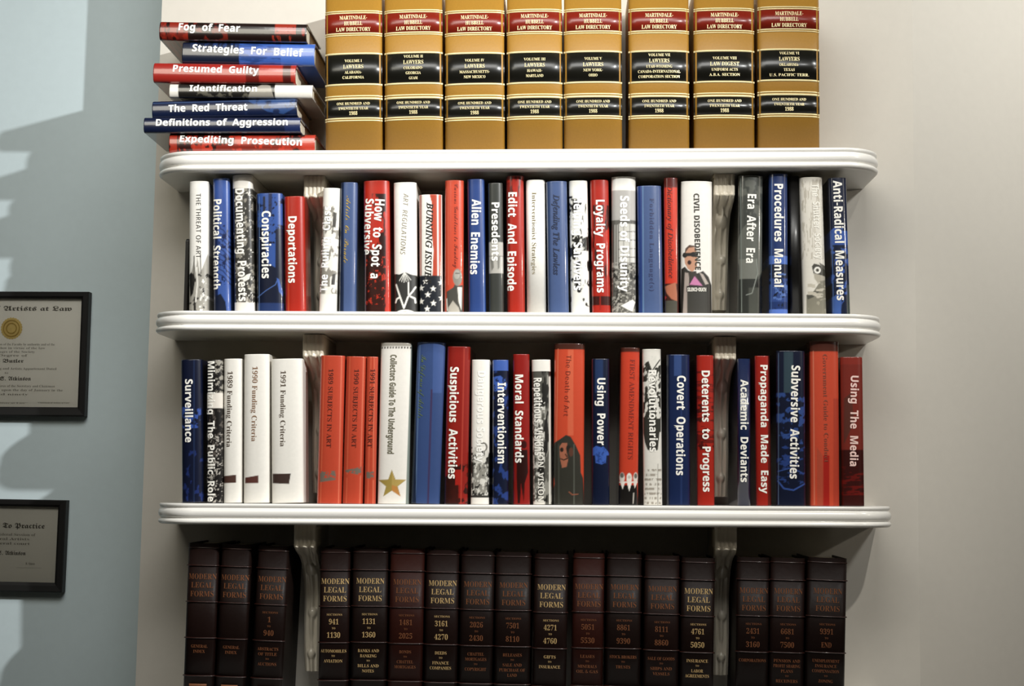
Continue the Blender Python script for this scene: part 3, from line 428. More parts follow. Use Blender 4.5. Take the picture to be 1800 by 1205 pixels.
def raw_text(s, bold=0.0, shear=0.0, font='sans', spacing=1.0):
    """flat lettering, capital height 1, starting at x=0"""
    font = {True: 'serif', False: 'sans'}.get(font, font)
    if font != 'sans':
        bold = max(bold, -0.007)
    key = (s, bold, shear, font, spacing)
    if key in _TXT:
        return _TXT[key]
    V, F = [], []
    pen = 0.0
    for ch in s:
        if ch == ' ':
            pen += 0.42 * spacing
            continue
        if ch == '_':
            shapes = [[[(0, 0), (.6, 0), (.6, .1), (0, .1)]]]; adv = .6
        else:
            adv, shapes = outlines(font, ch)
        for sh in shapes:
            poly = [[Vector((x + pen, y, 0)) for x, y in grow(l, bold * 1.4)] for l in sh]
            n = len(V)
            for l in poly:
                V += [(p.x, p.y) for p in l]
            F += [tuple(n + i for i in t) for t in tessellate_polygon(poly)]
        pen += adv * spacing + max(0, bold)
    V = np.array(V)
    if shear:
        V[:, 0] += shear * V[:, 1]
    V[:, 0] -= V[:, 0].min()
    r = (V, F, V[:, 0].max())
    _TXT[key] = r
    return r

def slice_mesh(V3, F, cuts):
    """cut flat lettering into upright strips so that it can follow a rounded spine"""
    cuts = list(cuts)
    out_v, out_f = [], []
    for f in F:
        for k in range(1, len(f) - 1):
            tri = [tuple(V3[f[0]]), tuple(V3[f[k]]), tuple(V3[f[k + 1]])]
            lo = min(p[0] for p in tri); hi = max(p[0] for p in tri)
            edges = [c for c in cuts if lo < c < hi]
            poly = tri
            for c in edges + [None]:
                if c is None:
                    part = poly
                else:
                    part, rest = [], []
                    for i in range(len(poly)):
                        p, q = poly[i - 1], poly[i]
                        if (p[0] < c) != (q[0] < c):
                            t = (c - p[0]) / (q[0] - p[0])
                            m = (c, 0.0, p[2] + t * (q[2] - p[2]))
                            part.append(m); rest.append(m)
                        (part if q[0] < c else rest).append(q)
                    poly = rest
                if len(part) >= 3:
                    n = len(out_v); out_v += part
                    for j in range(1, len(part) - 1):
                        out_f.append((n, n + j, n + j + 1))
                if len(poly) < 3:
                    break
    return np.array(out_v), np.array(out_f)

# ------------------------------------------------------------------ painting flat print onto a grid of points (photo pixel units)
def vnoise(x, y, seed, octaves=3):
    rs = np.random.RandomState(seed)
    out = np.zeros_like(x); amp = 1.0; tot = 0.0
    for o in range(octaves):
        T = rs.rand(64, 64)
        xi = np.floor(x).astype(int); yi = np.floor(y).astype(int)
        fx = x - xi; fy = y - yi
        fx = fx * fx * (3 - 2 * fx); fy = fy * fy * (3 - 2 * fy)
        a = T[yi % 64, xi % 64]; b = T[yi % 64, (xi + 1) % 64]; c = T[(yi + 1) % 64, xi % 64]; d = T[(yi + 1) % 64, (xi + 1) % 64]
        out += amp * ((a * (1 - fx) + b * fx) * (1 - fy) + (c * (1 - fx) + d * fx) * fy)
        tot += amp; amp *= 0.55; x = x * 2.03 + 7.1; y = y * 2.03 + 3.7
    return out / tot

def paint(X, Y, base, ops):
    C = np.empty((len(X), 3)); C[:] = lin(base)
    def put(al, col):
        al = np.clip(al, 0, 1)[:, None]
        C[:] = C * (1 - al) + np.array(lin(col)) * al
    for op in ops:
        k = op[0]
        if k == 'r':                       # rectangle x0,x1,y0,y1,col
            _, x0, x1, y0, y1, c = op
            put(np.clip(np.minimum(X - x0, x1 - X) + .5, 0, 1) * np.clip(np.minimum(Y - y0, y1 - Y) + .5, 0, 1), c)
        elif k == 'e':                     # ellipse
            _, cx, cy, rx, ry, c = op
            d = (1 - np.sqrt(((X - cx) / rx) ** 2 + ((Y - cy) / ry) ** 2)) * min(rx, ry)
            put(d + .5, c)
        elif k == 'p':                     # polygon
            _, pts, c = op
            ins = np.zeros(len(X), bool); n = len(pts); dm = np.full(len(X), 1e9)
            for i in range(n):
                (xa, ya), (xb, yb) = pts[i], pts[(i + 1) % n]
                cr = ((ya > Y) != (yb > Y)) & (X < (xb - xa) * (Y - ya) / ((yb - ya) or 1e-9) + xa)
                ins ^= cr
                L2 = (xb - xa) ** 2 + (yb - ya) ** 2 or 1e-9
                t = np.clip(((X - xa) * (xb - xa) + (Y - ya) * (yb - ya)) / L2, 0, 1)
                dm = np.minimum(dm, np.hypot(X - xa - t * (xb - xa), Y - ya - t * (yb - ya)))
            put(np.where(ins, dm, -dm) + .5, c)
        elif k == 'l':                     # polyline pts, width, col
            _, pts, w, c = op
            dm = np.full(len(X), 1e9)
            for (xa, ya), (xb, yb) in zip(pts, pts[1:]):
                L2 = (xb - xa) ** 2 + (yb - ya) ** 2 or 1e-9
                t = np.clip(((X - xa) * (xb - xa) + (Y - ya) * (yb - ya)) / L2, 0, 1)
                dm = np.minimum(dm, np.hypot(X - xa - t * (xb - xa), Y - ya - t * (yb - ya)))
            put(w / 2 - dm + .5, c)
        elif k == 'n':                     # noise blotches x0,x1,y0,y1,sx,sy,threshold,col,seed
            _, x0, x1, y0, y1, sx, sy, th, c, seed = op
            nz = vnoise(X / sx + seed * 3.1, Y / sy + seed * 1.7, seed)
            a = np.clip((nz - th) * 14, 0, 1)
            a = a * np.clip(np.minimum(X - x0, x1 - X) + .5, 0, 1) * np.clip(np.minimum(Y - y0, y1 - Y) + .5, 0, 1)
            put(a, c)
        elif k == 's':                     # star cx,cy,r,col
            _, cx, cy, r, c = op
            pts = []
            for i in range(10):
                rr = r if i % 2 == 0 else r * .42
                a = -math.pi / 2 + i * math.pi / 5
                pts.append((cx + rr * math.cos(a), cy + rr * math.sin(a)))
            sub = paint_mask_poly(X, Y, pts)
            put(sub, c)
    lum = C @ np.array([0.3, 0.6, 0.1])
    dull = np.where(C[:, 2] > C[:, 0], 0.20, 0.04)[:, None]         # printed blues are a little dull
    return C * (1 - dull) + lum[:, None] * dull

def paint_mask_poly(X, Y, pts):
    ins = np.zeros(len(X), bool); dm = np.full(len(X), 1e9); n = len(pts)
    for i in range(n):
        (xa, ya), (xb, yb) = pts[i], pts[(i + 1) % n]
        ins ^= ((ya > Y) != (yb > Y)) & (X < (xb - xa) * (Y - ya) / ((yb - ya) or 1e-9) + xa)
        L2 = (xb - xa) ** 2 + (yb - ya) ** 2 or 1e-9
        t = np.clip(((X - xa) * (xb - xa) + (Y - ya) * (yb - ya)) / L2, 0, 1)
        dm = np.minimum(dm, np.hypot(X - xa - t * (xb - xa), Y - ya - t * (yb - ya)))
    return np.where(ins, dm, -dm) + .5

# ------------------------------------------------------------------ books
class Book:
    """a bound book; spine faces the room. Local x = across the spine, z = head, y = into the shelf."""
    def __init__(self, label, TL, TR, BL, BR, Y0, base, mat, group, name='book', art=(), z_bottom=None,
                 depth=0.155, bulge=None, res=0.0045, page='#d8cfb8', stack=False):
        tl, tr, bl, br = (at(*p, Y0) for p in (TL, TR, BL, BR))
        mt, mb = (tl + tr) / 2, (bl + br) / 2
        ax = (mt - mb)
        th = math.atan2(ax.x, ax.z)
        c, s = math.cos(th), math.sin(th)
        self.ex = Vector((c, 0, -s)); self.ez = Vector((s, 0, c))
        w = ((tr - tl).dot(self.ex) + (br - bl).dot(self.ex)) / 2
        org = mb.copy()
        if z_bottom is not None:           # run the spine down to the shelf top
            zb = z_bottom(mb.x) + abs(s) * w / 2 + 0.0004
            org = mb + self.ez * ((zb - mb.z) / c)
        h = (mt - org).dot(self.ez)
        self.w, self.h, self.org, self.Y0 = w, h, org, Y0
        self.b = min(0.26 * w, 0.0095) if bulge is None else bulge
        root = thing(name, label, 'book', org, (0, th, 0), group)
        self.root = root
        # case: outer skin and inner skin
        b, t = self.b, 0.0028
        n = max(8, int(round(w / (res if not art else 0.0012))))
        if art: n = max(n, 14)
        m = 1 if not art else max(2, int(round(h / 0.00125)))
        us = np.sin(np.linspace(-math.pi / 2, math.pi / 2, n + 1)) * 0.35 + np.linspace(-1, 1, n + 1) * 0.65
        xs = us * w / 2
        ys = self.yf(xs)
        out = [(-w / 2, depth), (-w / 2, b + 0.008)] + list(zip(xs, ys)) + [(w / 2, b + 0.008), (w / 2, depth)]
        # slight hollow at the joint of the boards
        out[1] = (-w / 2 + 0.0006, b + 0.006); out[-2] = (w / 2 - 0.0006, b + 0.006)
        k = len(out)
        inn = [(-w / 2 + t, depth), (-w / 2 + t, b + 0.007)] + [(x * (1 - 2 * t / w), y + t * 0.9) for x, y in zip(xs, ys)] + [(w / 2 - t, b + 0.007), (w / 2 - t, depth)]
        out = np.array(out); inn = np.array(inn)
        zs = np.linspace(0, h, m + 1)
        V = np.zeros(((m + 1) * k + 2 * k, 3))
        for j, z in enumerate(zs):
            V[j * k:(j + 1) * k, :2] = out; V[j * k:(j + 1) * k, 2] = z
        o1 = (m + 1) * k
        V[o1:o1 + k, :2] = inn; V[o1:o1 + k, 2] = 0
        V[o1 + k:, :2] = inn; V[o1 + k:, 2] = h
        i = np.arange(k - 1)
        F = []
        for j in range(m):
            a = j * k + i
            F.append(np.stack([a, a + 1, a + 1 + k, a + k], 1))
        a = o1 + i
        F.append(np.stack([a + k, a + k + 1, a + 1, a], 1))
        F.append(np.stack([i + 1, i, a, a + 1], 1))                     # foot edge
        tt = m * k + i
        F.append(np.stack([tt, tt + 1, a + k + 1, a + k], 1))           # head edge
        F = np.concatenate(F)
        P = np.array(org) + V[:, :1] * np.array(self.ex) + V[:, 2:3] * np.array(self.ez) + V[:, 1:2] * np.array([0, 1, 0])
        Pf = P.copy(); Pf[:, 1] = Y0
        PX, PY = proj_np(Pf)
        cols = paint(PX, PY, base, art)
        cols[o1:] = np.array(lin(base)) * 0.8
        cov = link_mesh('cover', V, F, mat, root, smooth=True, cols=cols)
        me = cov.data
        # sharp head and foot edges
        sm = np.ones(len(me.polygons), bool); nn = (k - 1) * m
        sm[nn:] = False
        me.polygons.foreach_set('use_smooth', sm)
        pv, pf = box_data(-w / 2 + t, w / 2 - t, b + 0.006, depth - 0.004, 0.004, h - 0.004)
        link_mesh('page_block', pv, pf, material('pages', page, rough=0.9, noise=0.12, noise_scale=500), root)

    def yf(self, x):
        q = np.clip(np.abs(2 * np.asarray(x) / self.w), 0, 1)
        return self.b * (1 - np.sqrt(np.maximum(0, 1 - q ** 2.4)))

    def local(self, px, py):
        p = at(px, py, self.Y0) - self.org
        return p.dot(self.ex), p.dot(self.ez)

    def title(self, s, x, y0, y1, cap, col='#f4f1e8', bold=0.012, x2=None, serif=False, font=None, shear=0.0, up=False, eps=0.0006,
              name='title_lettering', mat=None, spacing=1.0):
        """lettering running along the spine between photo points (x,y0) and (x2,y1); cap = letter height in photo pixels"""
        x2 = x if x2 is None else x2
        xa, za = self.local(x, y0); xb, zb = self.local(x2, y1)
        if up: xa, za, xb, zb = xb, zb, xa, za
        V, F, wid = raw_text(s, bold, shear, font or serif, spacing)
        ln = math.hypot(xb - xa, zb - za)
        dx, dz = (xb - xa) / ln, (zb - za) / ln
        ux, uz = -dz, dx                       # glyph up
        ch = cap * 0.001 * (CAM_D + self.Y0) / CAM_D
        a = V[:, 0] / wid * ln
        c = (V[:, 1] - 0.5) * ch
        lx = xa + a * dx + c * ux; lz = za + a * dz + c * uz
        return self._put(lx, lz, F, 0, col, eps, name, mat)

    def line(self, s, xc, yc, width, cap, bold=0.0, serif=True, spacing=1.0):
        x, z = self.local(xc, yc)
        V, F, wid = raw_text(s, bold, 0.0, serif, spacing)
        k = 0.001 * (CAM_D + self.Y0) / CAM_D
        return (x + (V[:, 0] / wid - .5) * width * k, z + (V[:, 1] - .5) * cap * k, F)

    def lines(self, items, col, name='gilt_lettering', mat=None, eps=0.0005):
        X, Z, F = [], [], []
        n = 0
        for it in items:
            x, z, f = self.line(*it)
            X.append(x); Z.append(z); F += [tuple(i + n for i in q) for q in f]; n += len(x)
        return self._put(np.concatenate(X), np.concatenate(Z), F, 0, col, eps, name, mat)

    def _put(self, lx, lz, F, axis, col, eps, name, mat=None):
        lo, hi = lx.min(), lx.max()
        step = 0.0016 if (hi - lo) < .03 else 0.004
        V3 = np.stack([lx, np.zeros(len(lx)), lz], 1)
        cuts = np.arange(lo + step, hi, step)
        V, Fs = slice_mesh(V3, F, cuts)
        V[:, 0] = np.clip(V[:, 0], -self.w / 2 * .985, self.w / 2 * .985)
        V[:, 1] = self.yf(V[:, 0]) - eps
        # make the lettering face the room
        nrm = np.cross(V[Fs[:, 1]] - V[Fs[:, 0]], V[Fs[:, 2]] - V[Fs[:, 0]])
        flip = nrm[:, 1] > 0
        Fs[flip] = Fs[flip][:, ::-1]
        return link_mesh(name, V, Fs, mat or ink(col), self.root)

    def patch(self, y0, y1, col=None, mat=None, name='spine_label', th=0.0005, inset=0.0, rnd=False):
        """a band right across the spine between two photo heights, following its curve"""
        xc = sum(proj_np(np.array([self.org]))[0])
        _, z1 = self.local(xc, y0); _, z0 = self.local(xc, y1)
        n = 14
        xs = np.linspace(-self.w / 2 + inset, self.w / 2 - inset, n + 1)
        ys = self.yf(xs)
        V = []
        prof = [(0.0, z0), (-th, z0), (-th, z1), (0.0, z1)] if not rnd else \
            [(0.0004, z0), (-th * .7, z0 + (z1 - z0) * .15), (-th, (z0 + z1) / 2), (-th * .7, z1 - (z1 - z0) * .15), (0.0004, z1)]
        for (o, z) in prof:
            V += [(x * (1 - 2 * o / self.w), y + o, z) for x, y in zip(xs, ys)]
        F = []
        for j in range(len(prof) - 1):
            for i in range(n):
                a = j * (n + 1) + i
                F.append((a, a + 1, a + n + 2, a + n + 1))
        return link_mesh(name, V, F, mat or ink(col), self.root, smooth=True)
# ------------------------------------------------------------------ the room
BACK = 0.19                       # wall plane behind the shelves
BLUE = 0.39                       # blue wall, set back beside it
cream = material('cream_wall_paint', (0.85, 0.828, 0.785), rough=0.75, noise=0.03, noise_scale=60, bump=0.12)
blue = material('blue_wall_paint', (0.82, 0.88, 0.895), rough=0.75, noise=0.03, noise_scale=60, bump=0.12)
white_gloss = material('white_gloss_paint', (0.975, 0.965, 0.94), rough=0.32, coat=0.5, coat_rough=0.12, noise=0.02, noise_scale=30)

def structure(o):
    o['kind'] = 'structure'
    return o

FLOOR, TOPZ = 0.0, 3.0
def corner_x(px0, py0, px1, py1, Y, z):
    a, b = at(px0, py0, Y), at(px1, py1, Y)
    return a.x + (b.x - a.x) * (z - a.z) / (b.z - a.z)
zt, zb = CAM_Z + 0.95, CAM_Z - 0.45
lx0, lx1 = corner_x(285, 0, 238, 1205, BACK, FLOOR), corner_x(285, 0, 238, 1205, BACK, TOPZ)
rx0, rx1 = corner_x(1603, 0, 1618, 1205, BACK, FLOOR), corner_x(1603, 0, 1618, 1205, BACK, TOPZ)
v = [(lx0, BACK, FLOOR), (rx0, BACK, FLOOR), (rx1, BACK, TOPZ), (lx1, BACK, TOPZ),
     (lx0, BLUE + .1, FLOOR), (rx0, BLUE + .1, FLOOR), (rx1, BLUE + .1, TOPZ), (lx1, BLUE + .1, TOPZ)]
f = [(0, 1, 2, 3), (4, 7, 6, 5), (0, 3, 7, 4), (1, 5, 6, 2), (3, 2, 6, 7), (0, 4, 5, 1)]
structure(link_mesh('wall_back', v, f, cream))
v, f = box_data(-2.2, min(lx0, lx1) + .12, BLUE, BLUE + .1, FLOOR, TOPZ)
structure(link_mesh('wall_left', v, f, blue))
ang = math.radians(24)
L = 1.6
dx, dy = math.cos(ang) * L, math.sin(ang) * L
v = [(rx0, BACK, FLOOR), (rx0 + dx, BACK + dy, FLOOR), (rx1 + dx, BACK + dy, TOPZ), (rx1, BACK, TOPZ)]
v += [(x, y + .1, z) for x, y, z in v]
f = [(0, 1, 2, 3), (4, 7, 6, 5), (0, 3, 7, 4), (1, 5, 6, 2), (3, 2, 6, 7), (0, 4, 5, 1)]
structure(link_mesh('wall_right', v, f, cream))
v, f = box_data(-2.2, 2.2, -3.6, BLUE + .9, -.1, FLOOR)
structure(link_mesh('floor', v, f, material('grey_carpet', '#6a6660', rough=.95, noise=.2, noise_scale=200)))

# ------------------------------------------------------------------ shelves
def arc_path(xl, xr, R):
    """outline of a shelf from back left round to back right, with outward normals"""
    pts = [((xl, BACK), (-1, 0)), ((xl, R), (-1, 0))]
    N = 12
    for i in range(1, N + 1):
        a = math.pi + i * (math.pi / 2) / N
        pts.append(((xl + R + R * math.cos(a), R + R * math.sin(a)), (math.cos(a), math.sin(a))))
    for i in range(0, N + 1):
        a = 1.5 * math.pi + i * (math.pi / 2) / N
        pts.append(((xr - R + R * math.cos(a), R + R * math.sin(a)), (math.cos(a), math.sin(a))))
    pts.append(((xr, BACK), (1, 0)))
    return pts

def nosing_profile(T):
    """moulded front edge: thin lip, broad torus, lower bead (outward, height)"""
    P = [(-.004, 0.0), (0.000, 0.0), (.0012, -.0012), (.0012, -.0045), (.0002, -.0062), (-.0012, -.0072)]
    a0, a1 = -.0082, -T + .0115
    for i in range(9):
        t = i / 8
        P.append((-.001 + .0042 * math.sin(math.pi * t) ** .6, a0 + (a1 - a0) * t))
    P += [(-.0022, -T + .0105)]
    for i in range(7):
        t = i / 6
        P.append((-.0012 + .0042 * math.sin(math.pi * (0.08 + .92 * t)) ** .7, -T + .0095 - .0095 * t))
    P.append((-.004, -T))
    return P

SHELVES = {}
def shelf(key, label, pl, pr, yl, yr, T, flat=True):
    """pl/pr: photo x of the ends; yl/yr: photo y of the top front edge at x=400 and x=1400"""
    a, b = at(400, yl, 0), at(1400, yr, 0)
    sl = (b.z - a.z) / (b.x - a.x)
    A, B = at(pl, yl, 0), at(pr, yr, 0)
    xm = (A.x + B.x) / 2
    z0 = a.z + sl * (xm - a.x)
    half = (B.x - A.x) / 2
    root = thing('wall_shelf', label, 'shelf', (xm, 0, z0), (0, -math.atan(sl), 0), 'white moulded wall shelves')
    path = arc_path(-half + .003, half - .003, .075)
    prof = nosing_profile(T)
    V, F = [], []
    for (x, y), (nx, ny) in path:
        for o, z in prof:
            V.append((x + nx * o, max(0, 0) + y + ny * o if y < BACK - 1e-6 else y, z))
    k = len(prof)
    for i in range(len(path) - 1):
        for j in range(k - 1):
            F.append((i * k + j, i * k + j + 1, (i + 1) * k + j + 1, (i + 1) * k + j))
    link_mesh('edge_moulding', V, F, white_gloss, root, smooth=True)
    inner = [(x - nx * .004, y - ny * .004 if y < BACK - 1e-6 else y) for (x, y), (nx, ny) in path]
    n = len(inner)
    V = [(x, y, 0.0) for x, y in inner] + [(x, y, -T) for x, y in inner]
    F = [tuple(range(n)), tuple(range(2 * n - 1, n - 1, -1)), (0, n, 2 * n - 1, n - 1)]
    F += [(i, i + n, i + n + 1, i + 1) for i in range(n - 1)]
    link_mesh('board', V, F, white_gloss, root)
    SHELVES[key] = (lambda x, z0=z0, sl=sl, xm=xm: z0 + sl * (x - xm))
    root['_T'] = T
    return root

shelf(1, 'white moulded shelf under the tan law directories and the stack of books', 263, 1557, 265.0, 259.5, .0365)
shelf(2, 'white moulded shelf in the middle, under the upper row of mixed books', 257, 1562, 546.0, 551.0, .0355)
shelf(3, 'white moulded shelf just above the dark brown leather volumes', 261, 1581, 884.5, 889.5, .0365)
shelf(4, 'lowest white moulded shelf carrying the dark brown leather volumes', 262, 1585, 1240.0, 1246.0, .0365)

# ------------------------------------------------------------------ carved brackets (corbels) below each shelf
bracket_paint = material('bracket_paint', (0.91, 0.87, 0.79), rough=0.3, coat=0.7, coat_rough=0.1, noise=0.05, noise_scale=40)
def bracket(px_t, py_t, key_above, H, label):
    Tn = .0365
    x_t = at(px_t, py_t, .045).x
    xc = x_t
    ztop = SHELVES[key_above](xc) - Tn - .0006
    root = thing('shelf_bracket', label, 'bracket', (xc, 0, ztop), (0, 0, 0), 'carved white shelf brackets')
    Wd = .0375
    nx, nz = 30, 110
    V = np.zeros(((nx + 1) * (nz + 1), 3))
    yb = BACK - .0006
    for j in range(nz + 1):
        s = j / nz
        d = s * H
        # side silhouette: straight fluted top, bead, long drooping S curve back to the wall
        if d < .040:
            y = .044
        else:
            q = (d - .040) / (H - .040)
            y = .048 + .100 * (1 - math.exp(-q * (3.2 if px_t > 900 and key_above == 1 else 5.0))) + .008 * math.sin(q * math.pi * 2.1)
        y = min(y, yb - .012)
        wd = Wd * (1 - .12 * min(1, max(0, (d - .045) / .02)) - .16 * min(1, max(0, (d - .05) / (H * .9))))
        for i in range(nx + 1):
            u = i / nx * 2 - 1
            r = 0.0
            if d < .036:
                r = .0016 * abs(math.cos(u * math.pi * 2.5))
            elif d < .056:                                     # row of three beads
                t = (d - .046) / .010
                ph = (u * 1.5) % 1.0 if abs(u) < 1 else 0
                cx = round(u * 1.35) / 1.35
                rr = ((u - cx) / (.46 if cx == 0 else .3)) ** 2 + t * t
                r = .009 * math.sqrt(max(0, 1 - rr))
            else:
                q = (d - .056) / (H - .056)
                # leaf: central rib with side lobes, knobs along it
                env = abs(math.sin(q * math.pi * 2.6 + .3))
                r = .006 * env * math.exp(-(u * 2.1) ** 2) + .0022 * math.cos(u * math.pi * 3) * (1 - q * .5)
                for qk, uk, rk in ((.13, .05, .011), (.50, 0.1, .009), (.85, 0, .008)):
                    dd = ((u - uk) * wd / 2 / rk) ** 2 + ((q - qk) * (H - .056) / (rk * 1.2)) ** 2
                    r = max(r, .010 * math.sqrt(max(0, 1 - dd)))
                r -= .004 * (abs(u) ** 6)
            V[j * (nx + 1) + i] = (u * wd / 2, y - r, -d)
    F = []
    for j in range(nz):
        a = j * (nx + 1) + np.arange(nx)
        F.append(np.stack([a, a + nx + 1, a + nx + 2, a + 1], 1))
    n0 = len(V)
    # sides back to the wall
    sides = []
    for j in range(nz + 1):
        sides.append((V[j * (nx + 1)][0], yb, V[j * (nx + 1)][2]))
    for j in range(nz + 1):
        sides.append((V[j * (nx + 1) + nx][0], yb, V[j * (nx + 1)][2]))
    V = np.concatenate([V, np.array(sides)])
    j = np.arange(nz)
    F.append(np.stack([n0 + j, n0 + j + 1, (j + 1) * (nx + 1), j * (nx + 1)], 1))
    m0 = n0 + nz + 1
    F.append(np.stack([j * (nx + 1) + nx, (j + 1) * (nx + 1) + nx, m0 + j + 1, m0 + j], 1))
    F.append(np.stack([n0 + j, m0 + j, m0 + j + 1, n0 + j + 1], 1))
    F = np.concatenate(F)
    o = link_mesh('carved_body', V, F, bracket_paint, root, smooth=True)
    pv, pf = box_data(-Wd / 2 - .001, Wd / 2 + .001, .046, yb, -.0042, 0)
    link_mesh('top_plate', pv, pf, bracket_paint, root)

BR = [(552.5, 320, 1, .236, 'carved white bracket left of the middle, between the red Deportations book and its neighbour'),
      (1273, 320, 1, .236, 'carved white bracket right of the Civil Disobedience book'),
      (550.5, 610, 2, .285, 'carved white bracket right of the 1991 Funding Criteria book'),
      (1275, 610, 2, .285, 'carved white bracket right of the Deterents to Progress book'),
      (535.5, 950, 3, .27, 'carved white bracket in the left gap of the dark leather volumes'),
      (1276, 950, 3, .27, 'carved white bracket in the right gap of the dark leather volumes')]
for b_ in BR:
    bracket(*b_)
# ------------------------------------------------------------------ materials of the books
JACKET = material('glossy_jacket', '#ffffff', rough=.3, coat=1.0, coat_rough=.07, noise=.05, noise_scale=160, bump=.02, attr=True)
SATIN = material('satin_jacket', '#ffffff', rough=.42, coat=.25, coat_rough=.2, noise=.05, noise_scale=160, bump=.02, attr=True)
LEATHER = material('leather_binding', '#ffffff', rough=.5, coat=.03, coat_rough=.25, spec=.14, noise=.16, noise_scale=120, bump=.15, attr=True)
BUCKRAM = material('tan_buckram', '#ffffff', rough=.5, coat=.12, coat_rough=.25, noise=.08, noise_scale=260, bump=.10, attr=True)

RED, DRED, CORAL, BLUE_, NAVY, STEEL, WHITE, BLACK, GREY = '#a8200f', '#6a130c', '#cc3d20', '#1d418f', '#0d1c45', '#34548c', '#efece4', '#121110', '#55564f'
TXT = '#fbfaf4'
SEED = random.Random(11)

def row_book(row, title, xs, ytop, base, label, art=(), texts=(), mat=None, ybot=None, group=None, **kw):
    """xs = top-left, top-right, bottom-left, bottom-right photo x on the spine"""
    tl, tr, bl, br = xs
    yb = ybot if ybot is not None else {0: 261.0, 1: 548.0, 2: 886.0, 3: 1204.0}[row]
    zf = SHELVES[row + 1]
    Y0 = kw.pop('Y0', round(.020 + SEED.uniform(0, .006), 4))
    b = Book(label, (tl, ytop), (tr, ytop), (bl, yb), (br, yb), Y0, base, mat or JACKET, group, art=list(art), z_bottom=zf, **kw)
    for t in texts:
        t = dict(t)
        b.title(t.pop('s'), t.pop('x'), t.pop('y0'), t.pop('y1'), t.pop('cap'), **t)
    return b

def T(s, x, y0, y1, cap=15.5, **k):
    return dict(s=s, x=x, y0=y0, y1=y1, cap=cap, **k)

G1 = 'mixed books on the upper row'
G2 = 'mixed books on the middle row'

# ---- upper row of mixed books ------------------------------------------------
R = lambda *a, **k: row_book(1, *a, group=G1, **k)
R('', (331.7, 364.4, 330, 364), 318, WHITE, 'white book titled The Threat of Art, at the left end beside a black bookend', mat=SATIN, Y0=.018,
  art=[('p', [(338, 470), (341, 455), (344, 478), (347, 452), (351, 480), (356, 470), (364, 445), (366, 560), (328, 560), (330, 500)], '#a09c92'),
       ('l', [(341, 450), (341, 490)], 2, '#55524c'), ('l', [(352, 446), (353, 480)], 1.6, '#55524c'), ('p', [(331, 482), (336, 478), (343, 492), (339, 515), (334, 522)], '#1b1a18'),
       ('n', 326, 368, 480, 552, 5, 8, .55, '#24221f', 5), ('n', 350, 368, 490, 552, 4, 6, .6, '#efece4', 9), ('l', [(346, 470), (347, 500), (344, 530)], 2.5, '#e8e4da')],
  texts=[T('THE THREAT OF ART', 349, 340, 453, 9, col='#2a2724', bold=-.03)])
R('', (373, 402, 374, 404), 313, '#2f57a8', 'blue book titled Political Strength with fingerprint lines',
  art=[('r', 360, 383, 300, 560, '#10224f'), ('p', [(372, 312), (384, 312), (404, 380), (404, 420), (384, 400), (374, 330)], '#2a50a0'),
       ('n', 384, 410, 395, 500, 3.5, 7, .56, '#0f1f4c', 3)] + [('l', [(384 + 0, 400 + i * 9), (392, 404 + i * 9), (404, 418 + i * 9)], 1.6, '#12255a') for i in range(10)] +
      [('p', [(378, 520), (388, 516), (396, 530), (400, 560), (376, 560)], '#101a33')],
  texts=[T('Political  Strength', 382, 350, 508, 15, x2=379)])
R('', (405.5, 443.6, 411.5, 445.4), 306.5, '#3a3833', 'black and white book titled Documenting Protests with white top and foot',
  art=[('n', 400, 450, 330, 535, 6, 7, .58, '#8d887c', 21), ('n', 400, 450, 330, 535, 3, 4, .68, '#dedacf', 22), ('r', 400, 412, 331, 531, '#1a1917'),
       ('n', 400, 414, 340, 531, 6, 10, .72, '#c9c4b8', 30), ('p', [(434, 482), (440, 480), (438, 490), (428, 496), (426, 488)], '#eceadf'),
       ('r', 400, 450, 290, 330.5, '#ece6dc'), ('r', 408, 450, 531, 560, '#ece6dc')],
  texts=[T('Documenting  Protests', 421, 331, 529, 16, x2=427.5)])
R('', (447.5, 495.5, 451, 497), 339, '#0e1730', 'blue and black book titled Conspiracies with dark figures on its spine',
  art=[('p', [(452, 339), (496, 339), (496, 400), (484, 402), (484, 470), (470, 462), (462, 400), (452, 398)], '#24509f'),
       ('r', 462, 466, 345, 372, '#0d1836'), ('r', 472, 478, 339, 380, '#122452'), ('n', 446, 500, 345, 430, 5, 6, .6, '#0d1736', 40),
       ('l', [(452, 522), (468, 510), (484, 500), (488, 490)], 1.5, '#3d63a8'), ('p', [(486, 488), (490, 490), (496, 512), (496, 520), (490, 512)], '#2e5bb0'),
       ('r', 450, 498, 532, 560, '#1b3468'), ('l', [(455.5, 345), (455, 548)], 1.2, '#5f83b8')],
  texts=[T('Conspiracies', 468, 370.6, 489, 16)])
R('', (499, 533, 499, 538), 344.6, '#a9200e', 'plain red book titled Deportations, left of the bracket', depth=.06, art=[('r', 505, 508, 344, 560, '#c04a2c')],
  texts=[T('Deportations', 514, 380, 497, 15)])
R('', (568, 597, 558.6, 592), 330, '#ebe8df', 'white book titled The Ruling Class, leaning, just right of the left bracket', mat=SATIN, depth=.08,
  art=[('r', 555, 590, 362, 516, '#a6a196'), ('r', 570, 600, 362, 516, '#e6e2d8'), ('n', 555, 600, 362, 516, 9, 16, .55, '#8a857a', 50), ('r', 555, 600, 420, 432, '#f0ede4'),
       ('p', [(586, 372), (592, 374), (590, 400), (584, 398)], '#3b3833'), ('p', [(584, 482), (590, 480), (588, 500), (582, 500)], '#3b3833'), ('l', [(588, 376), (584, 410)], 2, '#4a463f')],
  texts=[T('The  Ruling  Class', 575, 362, 513, 14, x2=568, up=True, col='#ffffff'), T('WHITE MALE CLASS', 566, 366, 505, 6, x2=561, up=True, col='#6f6b62', name='small_lettering', bold=-.02)])
